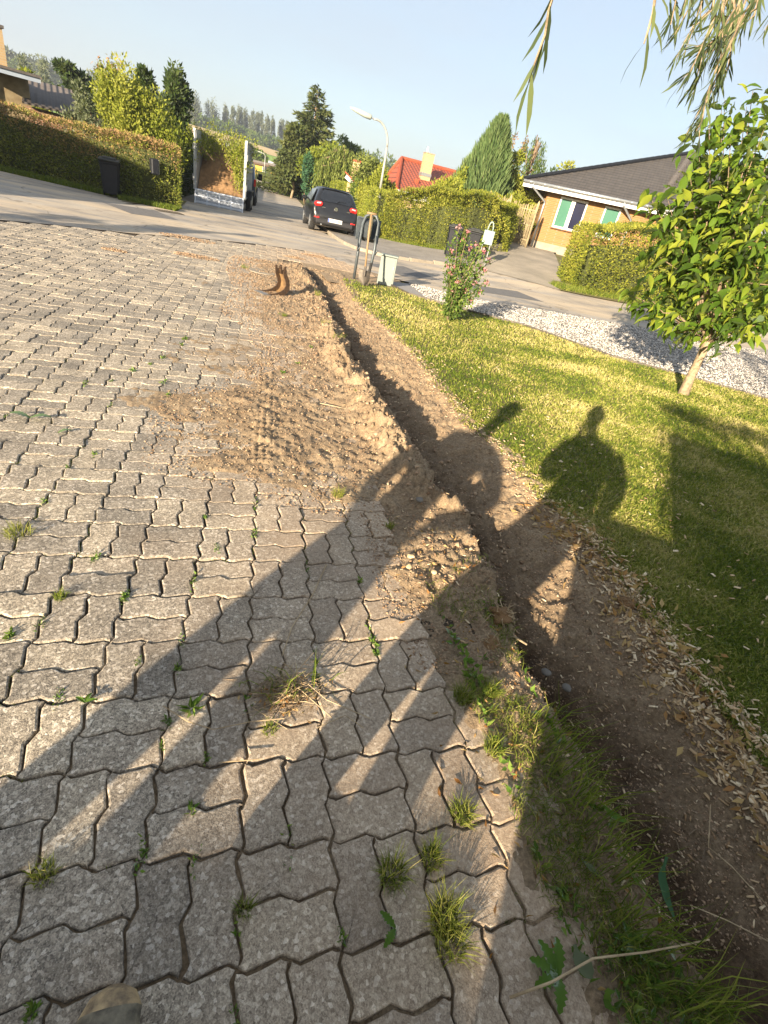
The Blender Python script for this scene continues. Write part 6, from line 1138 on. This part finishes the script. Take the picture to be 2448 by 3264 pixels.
# tufts of grass: one thing each
def tuft(label, x, y, h=.08, n=90, r=.03, wd=.003, tone=.45, group=None, z=None):
    z = (max(float(zsoil(np.array(x), np.array(y))), -.005 if x < .84 else -9) if z is None else z); a = rs.uniform(0, 6.28, n); rr = r*np.sqrt(rs.random(n)); P = np.stack([np.cos(a)*rr, np.sin(a)*rr, 0*a-.003], 1); o = blades('grass_tuft', P, h, wd, GRASS, None, 1.2, np.clip(tone+rs.normal(size=n)*.18, 0, 1), np.stack([np.cos(a), np.sin(a), 0*a], 1)*.3, rs)
    o.location = (x, y, z); tag(o, label, 'grass tuft', group); return o
for px, py, h, n, r, lb in [(1250, 2790, .07, 200, .035, 'dense grass tuft in the dark paving joint, lower left one of the bright pair'), (1375, 2740, .06, 150, .028, 'small bright grass tuft just above the largest tuft pair'), (1410, 2930, .08, 230, .035, 'bright yellow green grass tuft right of the dense lower one'), (1470, 2600, .06, 170, .03, 'grass tuft on the paving edge beside the trench grass'), (1430, 3010, .07, 160, .035, 'darker grass tuft below the bright yellow green one'),
                           (1470, 2230, .075, 170, .03, 'grass tuft standing in sun at the stone edge, left of a pair'), (1560, 2215, .06, 130, .025, 'grass tuft standing in sun at the stone edge, right of a pair'), (1570, 2390, .06, 150, .03, 'low grass tuft at the border of sun and shade on the paving edge'), (1075, 1585, .06, 90, .03, 'grass tuft on the loose soil beside the spoil mound'), (1240, 1680, .05, 60, .02, 'thin grass tuft at the left foot of the sunlit mound'), (1430, 1590, .11, 26, .012, 'few tall thin grass stalks inside the trench'),
                           (905, 1010, .06, 60, .03, 'small grass tuft at the left of the trench, near its far end'), (1075, 1095, .09, 110, .06, 'grass clump overhanging the middle of the trench edge'), (1035, 1050, .08, 80, .05, 'grass clump at the trench edge just above the overhanging clump'), (780, 855, .08, 70, .07, 'sparse grass clump on the sandy patch left of the digger bucket'), (1010, 960, .08, 80, .05, 'grass clump near the digger bucket shadow at the trench'), (60, 1700, .05, 120, .05, 'wide grass tuft in a paving joint near the left edge'), (140, 2790, .04, 100, .025, 'grass tuft in the shaded joint at the lower left'), (190, 1905, .04, 60, .02, 'spiky little tuft in a joint left of two dandelion leaves'),
                           (780, 2900, .045, 60, .016, 'mossy little tuft at a shaded joint crossing'), (860, 2330, .04, 60, .02, 'tiny tuft beside the dry stems in the strip of sun')]:
    w0 = W(px, py); tuft(lb, w0[0], w0[1], h, n, r, tone=rs.uniform(.3, .6))
# little weeds in the paving joints
def weed(name, label, x, y, r=.03, n=9, wd=.5, mat='weed', group=None, z=0., lift=.5, leafn=None, cat='weed', along=0.):
    a = np.arange(n)*2.4+rs.random(); D = np.stack([np.cos(a), np.sin(a), np.full(n, lift)+rs.normal(size=n)*.15], 1); P0_ = np.zeros((n, 3))+[0, 0, z-.002]; P0_[:, 1] += rs.normal(size=n)*along; P0_[:, 0] += rs.normal(size=n)*along*.25; o = leaves(name, P0_, r, wd, LF[mat], None, D, rs.random(n), .5, rs); o.location = (x, y, .0); tag(o, label, cat, group); return o
def wlab(px, py, k):
    row = ['on the far paving', 'above the middle', 'at mid height', 'below the middle', 'low in the picture', 'close to the bottom edge'][min(5, int(max(0, py-900)/400))]
    colm = ['at the far left', 'left of centre', 'toward the centre', 'near the loose soil'][min(3, int(px/290))]
    return ['tiny sparse', 'small', 'bushy little'][min(2, k//9)]+' green weed in the paving, '+colm+', '+row
jx = [x0+pc*i+o_ for i in range(-12, 6) for o_ in (0,)]
cnt = 0; WL = [(845, 1600), (300, 1780), (360, 1895), (420, 1905), (690, 1750), (660, 1650), (590, 2045), (560, 2130), (440, 2110), (185, 2225), (535, 2375), (520, 2300), (820, 2240), (610, 2580), (620, 2750), (700, 2960), (1020, 3000), (740, 3230), (90, 1985), (30, 2025), (130, 1600), (355, 1215), (520, 1140), (510, 1215), (580, 1100), (590, 1080), (280, 1220), (800, 1620), (930, 1810), (1125, 1855), (1050, 2160), (1240, 2040), (1200, 2080), (300, 1445), (345, 1290), (410, 1180), (480, 1160), (240, 1490), (535, 1260), (950, 2110), (640, 1855), (785, 1700), (1040, 1010), (1090, 1130), (950, 1160), (900, 1190), (1130, 1275), (890, 1000), (990, 1110), (60, 3240), (100, 3230), (920, 2680), (410, 2730), (40, 1330), (655, 2420)]
for i, (px, py) in enumerate(WL):
    w0 = W(px, py); xx, yy = w0[0], w0[1]; far = yy > 3.5; onstone = xx < interp(DL, np.array(yy))
    if onstone: jn = round((xx-x0)/pc)*pc+x0; xx = jn if abs(jn-xx) < .07 else xx
    zz = 0 if onstone else max(0, float(zsoil(np.array(xx), np.array(yy)))); nl_ = int(rs.integers(0, 27)); weed('joint_weed', wlab(px, py, nl_), xx, yy, (.012+.01*rs.random())*(1.5 if far else 1.), 8+nl_, .4, 'weed', 'small weeds scattered over the paving', zz, .6, along=.008+.022*rs.random())
n = 30000; y = np.exp(rs.uniform(math.log(.5), math.log(8), n))-.2; ii = rs.integers(-16, 6, n); vert = rs.random(n) < .65; tt = rs.random(n); x = np.where(vert, x0+ii*pc+rs.normal(size=n)*.004, x0+ii*pc+pc*tt)
jj = np.round((y-y0)/pc); y = np.where(vert, y, y0+jj*pc+rs.normal(size=n)*.004); wv = lambda q: np.interp((q/pc*2) % 1, [0, .18, .82, 1], [0, .0095, -.0095, 0]); x = np.where(vert, x+wv(y-y0), x); y = np.where(vert, y, y-wv(x-x0)); k = (fbm(x*2.6+3, y*2.6+7, 4) > .56) & (x < .8) & (x > -.9-.5*y); x, y = x[k], y[k]
tag(blades('joint_moss', np.c_[x, y, np.full(len(x), -.012)], .014, .0022, GRASS, None, 1.5, np.clip(.2+rs.normal(size=len(x))*.2, 0, 1), rs=rs), 'thin moss and grass seedlings in the paving joints', 'moss', kind='stuff')
# larger single plants and leaves
def at0(px, py, z=0.): return W(px, py, z)
for px, py, r, n, lb in [(1845, 2375, .045, 6, 'young plantain with light leaves inside the near end of the trench'), (1665, 2520, .045, 7, 'dark green rosette at the paving edge below the tufts'), (610, 2260, .05, 12, 'dark weed rosette crossed by the dry stem'), (1540, 2100, .03, 6, 'bright little seedling on the clod beside the trench')]:
    w0 = at0(px, py); z = float(zsoil(np.array(w0[0]), np.array(w0[1]))); weed('rosette_weed', lb, w0[0], w0[1], r, n, .4, 'weed', None, max(z, 0 if w0[0] < .84 else -.3), .4)
def dandelion(label, px, py, dirs, L=.13):
    w0 = at0(px, py, .01); V = []; F = []; nb = 0
    for a in dirs:
        c, s_ = math.cos(a), math.sin(a); m = 13
        for i in range(m):
            f = i/(m-1); w_ = L/.13*(.006+.026*math.sin(min(1, f*1.15)*math.pi*.9)*(1 if i % 2 else .45)); w_ = .002 if i == m-1 else w_; z = .008+.2*L*math.sin(f*2.6)
            for sd_ in (-1, 0, 1): V.append((c*L*f-s_*w_*sd_, s_*L*f+c*w_*sd_, z+abs(sd_)*.004))
        F += [(nb+i*3+j, nb+i*3+j+1, nb+i*3+j+4, nb+i*3+j+3) for i in range(m-1) for j in range(2)]; nb += m*3
    o = mesh('dandelion', V, F, LF['weed'], None, True, np.full(len(V), .35)); o.location = (w0[0], w0[1], max(0., float(zsoil(np.array(w0[0]), np.array(w0[1]))))); tag(o, label, 'dandelion')
dandelion('dandelion with toothed leaves spread left of the long straw', 1780, 3110, [2.6, 3.3, 1.9, 4.2, 1.2], .075); dandelion('two toothed dandelion leaves left of the dense grass tuft', 1260, 2960, [2.3, 3.9], .05); dandelion('dandelion rosette near the lower right corner of the picture', 2010, 3010, [.4, 1.5, 2.7, 3.8, 5.1], .05); dandelion('small dandelion in a paving joint left of the shade edge', 270, 2240, [1.2, 2.6, .2], .035)
dandelion('limp pair of green leaves lying on the paving at the left', 95, 1332, [0.1, 3.0], .11); dandelion('blue green leaf lying on the paving below the limp pair', 185, 1380, [.6], .07)
# broad strap leaf and stems near the lower right corner
def strap(name, label, cat, pts, wd, mat, z=None, curl=.2):
    P = np.array([W(px, py, h_) for px, py, h_ in pts]); t_ = np.linspace(0, 1, 14); d = np.linspace(0, 1, len(P)); C = np.stack([np.interp(t_, d, P[:, i]) for i in range(3)], 1); C[1:-1] = (C[:-2]+C[1:-1]*2+C[2:])/4; tg = unit(np.gradient(C, axis=0)); s_ = unit(np.cross(tg, [0, 0, 1.])); V = []
    for i, f in enumerate(t_): w_ = wd*max(.12, math.sin(min(f*1.05+.12, 1)*math.pi*.93)); V += [C[i]-s_[i]*w_/2+[0, 0, w_*curl], C[i]-[0, 0, .001], C[i]+s_[i]*w_/2+[0, 0, w_*curl]]
    b = C[0].copy(); o = mesh(name, np.array(V)-b, [(i*3+j, i*3+j+1, i*3+j+4, i*3+j+3) for i in range(13) for j in range(2)], mat, None, True, np.full(42, .5)); o.location = b; tag(o, label, cat)
strap('plantain_leaf', 'broad upright grey green leaf at the trench edge', 'leaf', [(2150, 2930, .0), (2125, 2870, .05), (2105, 2800, .09), (2125, 2730, .12)], .035, LF['bluegreen'])
strap('bent_grass', 'long bent green blade arching from the trench edge grass', 'grass blade', [(2160, 2940, .0), (2080, 2870, .05), (2010, 2790, .07), (1992, 2680, .06)], .006, LF['weed']); strap('plantain_leaf', 'pale green leaf lying on the trench edge grass', 'leaf', [(2000, 2620, .02), (1950, 2600, .03), (1910, 2550, .02)], .025, LF['weed'])
strap('paper_like_leaf', 'pale grey torn leaf lying beneath the long straw', 'leaf', [(1890, 3110, .02), (1850, 3070, .03), (1830, 3010, .03)], .05, LF['poplar']); strap('dry_leaf', 'narrow grey leaf on the weeds above the long straw', 'leaf', [(1905, 2790, .02), (1880, 2765, .03), (1850, 2735, .02)], .02, LF['poplar'])
def stalk(label, pts, r, mat='straw', name='dry_stalk', cat='stalk'):
    P = np.array([W(px, py, h_) for px, py, h_ in pts]); b = P[0]; o = MB().tube(P-b, np.linspace(r, r*.6, len(P)), 6).build(name, MT[mat], None, True); o.location = b; tag(o, label, cat); return o
stalk('long pale bent straw lying across the weeds at the bottom', [(1625, 3180, .02), (1760, 3130, .05), (1890, 3055, .08), (2060, 3035, .09), (2190, 3010, .09), (2260, 2995, .08)], .0032)
stalk('dry bent stem rising from the trench at the right edge', [(2448, 2890, .0), (2330, 2760, .06), (2258, 2700, .09), (2265, 2565, .1)], .002); stalk('thin straw reaching over the soil from the right edge', [(2448, 3000, .0), (2320, 2935, .04), (2200, 2885, .05)], .0022)
stalk('thin root crossing the chips near the lower right', [(2448, 2460, -.02), (2330, 2455, -.03), (2200, 2440, -.08), (2100, 2430, -.1)], .002, 'bark', 'root', 'root')
stalk('long dry twig lying on the soil left of the trench', [(1020, 1285, .02), (1090, 1300, .03), (1160, 1308, .03), (1240, 1318, .03), (1300, 1310, .03)], .006, 'bark_pale', 'twig', 'twig'); stalk('thin twig on the soil above the long dry twig', [(930, 1335, .01), (990, 1350, .02), (1030, 1372, .02)], .004, 'bark', 'twig', 'twig')
stalk('twig stub sticking out of the soil at the trench end', [(1290, 1410, -.01), (1330, 1425, .02), (1360, 1405, .05)], .005, 'bark_pale', 'twig', 'twig'); stalk('pale root bending out of the trench wall beside the tufts', [(1610, 2040, -.02), (1640, 2030, .03), (1680, 2055, .03)], .007, 'bark_pale', 'root', 'root')
stalk('forked root lying on the chips right of the mound', [(1860, 1960, -.08), (1890, 2020, -.08), (1885, 2080, -.1)], .006, 'bark_pale', 'root', 'root'); stalk('green stalk lying across the paving in the shade', [(1040, 1800, .004), (1000, 1890, .01), (930, 2000, .01), (900, 2090, .01)], .003, 'straw', 'grass_stalk', 'stalk')
# heap of dry stems on the paving
def stems():
    c = W(900, 2210); t = thing('dry_plant_heap', 'heap of uprooted dry grass stems lying on the paving in the middle', 'dry plants', (c[0], c[1], 0)); mb = MB(); mg = MB()
    L_ = [((1180, 2290), (1040, 2230), (900, 2110)), ((520, 2250), (600, 2300), (680, 2325), (800, 2300), (905, 2290)), ((1060, 2290), (960, 2200), (880, 2150)), ((1010, 2320), (1100, 2280), (1160, 2320)), ((700, 2430), (830, 2420)), ((1000, 2080), (920, 2170), (850, 2240))]
    for pl in L_:
        P = [W(px, py, .012+.02*rs.random())-c for px, py in pl]; mb.tube(P, .0017, 5)
    for i in range(150):
        a = rs.normal()*.7+.35; L2 = rs.uniform(.05, .17); o_ = np.array([rs.normal()*.05, rs.normal()*.04, .004+rs.random()*.014]); d = np.array([math.cos(a), math.sin(a)*.6, rs.normal()*.15]); (mb if i % 2 else mg).tube([o_-d*L2/2, o_+[0, 0, .012*rs.random()], o_+d*L2/2+[0, 0, rs.normal()*.012+.01]], .0011, 4)
    mb.build('stems', MT['straw'], t); mg.build('roots', MT['bark'], t)
    P = np.c_[rs.normal(size=(260, 2))*[.06, .04], rs.random(260)*.03]; blades('green_blades', P[:50], .12, .003, GRASS, t, 2., rs.random(50)*.4, rs=rs)
    n = 150; o = leaves('crumbled_roots', P[50:200]+[.02, -.02, 0], .022, .35, LF['deadleaf'], t, unit(rs.normal(size=(150, 3))*[1, 1, .3]), rs.random(150), 1, rs); o['kind'] = 'stuff'
stems()
def rootclump(label, px, py, z, r, seed):
    q = W(px, py, z); r_s = np.random.default_rng(seed); bm = bmesh.new(); bmesh.ops.create_icosphere(bm, subdivisions=4, radius=r)
    for v in bm.verts: k = 1+.5*(float(fbm(v.co.x*22+seed+9, v.co.y*22+v.co.z*17+9, 4))-.5)*2; v.co *= k; v.co.z *= .7
    me = bpy.data.meshes.new('root_ball'); bm.to_mesh(me); bm.free(); me.materials.append(MT['soil2']); t = thing('root_clump', label, 'root clump', q); link(bpy.data.objects.new('root_ball', me), t); mb = MB()
    for i in range(34): a = r_s.normal(size=3); a /= np.linalg.norm(a); mb.tube([a*r*.7, a*r*1.2+r_s.normal(size=3)*.01, a*r*1.55+r_s.normal(size=3)*.02], [.003, .002, .001], 4)
    mb.build('fine_roots', MT['straw'], t)
rootclump('sunlit clump of soil and roots at the trench edge', 1600, 1960, .02, .05, 1); rootclump('clump of soil with dangling roots just below the sunlit one', 1570, 2055, .0, .04, 2); rootclump('stone like clod with pale lichen in the chips', 2000, 1925, .0, .05, 3)
MT['gravelstone'] = M('grey_stone', (.19, .175, .15), (.12, .11, .095), 20, .8)
def rock(label, px, py, r, mat, seed, z=0.):
    q = W(px, py, z); bm = bmesh.new(); bmesh.ops.create_icosphere(bm, subdivisions=3, radius=r)
    for v in bm.verts: v.co *= 1+.35*(float(fbm(v.co.x/r*1.1+seed+5, v.co.y/r*1.1+v.co.z/r+5, 3))-.5)*2; v.co.z *= .62
    me = bpy.data.meshes.new('stone'); bm.to_mesh(me); bm.free(); me.materials.append(MT[mat]); me.polygons.foreach_set('use_smooth', [True]*len(me.polygons)); o = link(bpy.data.objects.new('stone', me)); o.location = (q[0], q[1], q[2]+r*.3); tag(o, label, 'stone')
rock('grey stone on the spoil mound in shade', 1335, 1595, .022, 'gravelstone', 1, .05); rock('rounded tan stone at the left foot of the sunlit mound, lower of two', 1302, 1810, .022, 'chip', 2, .0); rock('rounded tan stone at the left foot of the sunlit mound, upper of two', 1310, 1776, .018, 'chip', 3, .01); rock('tan stone lying in sun on the mound', 1382, 1826, .015, 'chip', 4, .03); rock('pale grey stone near the tufts in the trench', 1805, 2195, .02, 'gravelstone', 5, -.12); rock('flat blue grey stone at the bare trench floor', 1740, 2145, .02, 'gravelstone', 6, -.1)
# fallen leaves round the tufts and dark dried heaps on the far paving
n = 420; y = rs.uniform(.25, 2.3, n); x = .6+rs.random(n)*.62; k = (x > .82) | (rs.random(n) < .35); x, y = x[k], y[k]; z = np.maximum(zsoil(x, y), np.where(x < .83, 0, -9))+.006
tag(leaves('fallen_leaves', np.c_[x, y, z], .028, .38, LF['deadleaf'], None, unit(rs.normal(size=(len(x), 3))*[1, 1, .25]), rs.random(len(x)), .5, rs), 'dry brown willow leaves lying among the tufts', 'fallen leaves', kind='stuff')
for px, py, r, lb in [(625, 818, .26, 'larger dark patch of crumbled soil on the far paving'), (365, 798, .12, 'smaller dark patch of crumbled soil on the far paving'), (1010, 818, .25, 'brown soil patch on the asphalt near the wheelbarrow'), (940, 822, .16, 'small brown soil patch left of the one near the wheelbarrow'), (600, 760, .35, 'thin streak of soil at the edge of the asphalt')]:
    q = W(px, py); n = 500; a = rs.uniform(0, 6.28, n); rr = np.sqrt(rs.random(n)); P = np.c_[q[0]+np.cos(a)*rr*r*1.6, q[1]+np.sin(a)*rr*r*.9, .004+.03*(1-rr)*rs.random(n)]; o = pebbles('soil_patch', P, rs.uniform(.008, .02, n), MT['clod'], .7); tag(o, lb, 'soil patch', kind='stuff')
bpy.context.view_layer.update()
# ================================================================== AIR
def haze():
    mb = MB(); mb.box((0, 420, 24), (1000, 1060, 80)); o = mb.build('haze'); m = bpy.data.materials.new('haze'); m.use_nodes = True; nt = m.node_tree; nt.nodes.clear(); out = nt.nodes.new('ShaderNodeOutputMaterial'); v = nt.nodes.new('ShaderNodeVolumePrincipled')
    v.inputs['Color'].default_value = (.8, .88, 1, 1); v.inputs['Density'].default_value = .0006; v.inputs['Anisotropy'].default_value = .3; nt.links.new(v.outputs[0], out.inputs['Volume']); o.data.materials.append(m); tag(o, 'thin summer haze over the distant hill', 'haze', kind='stuff')
haze()
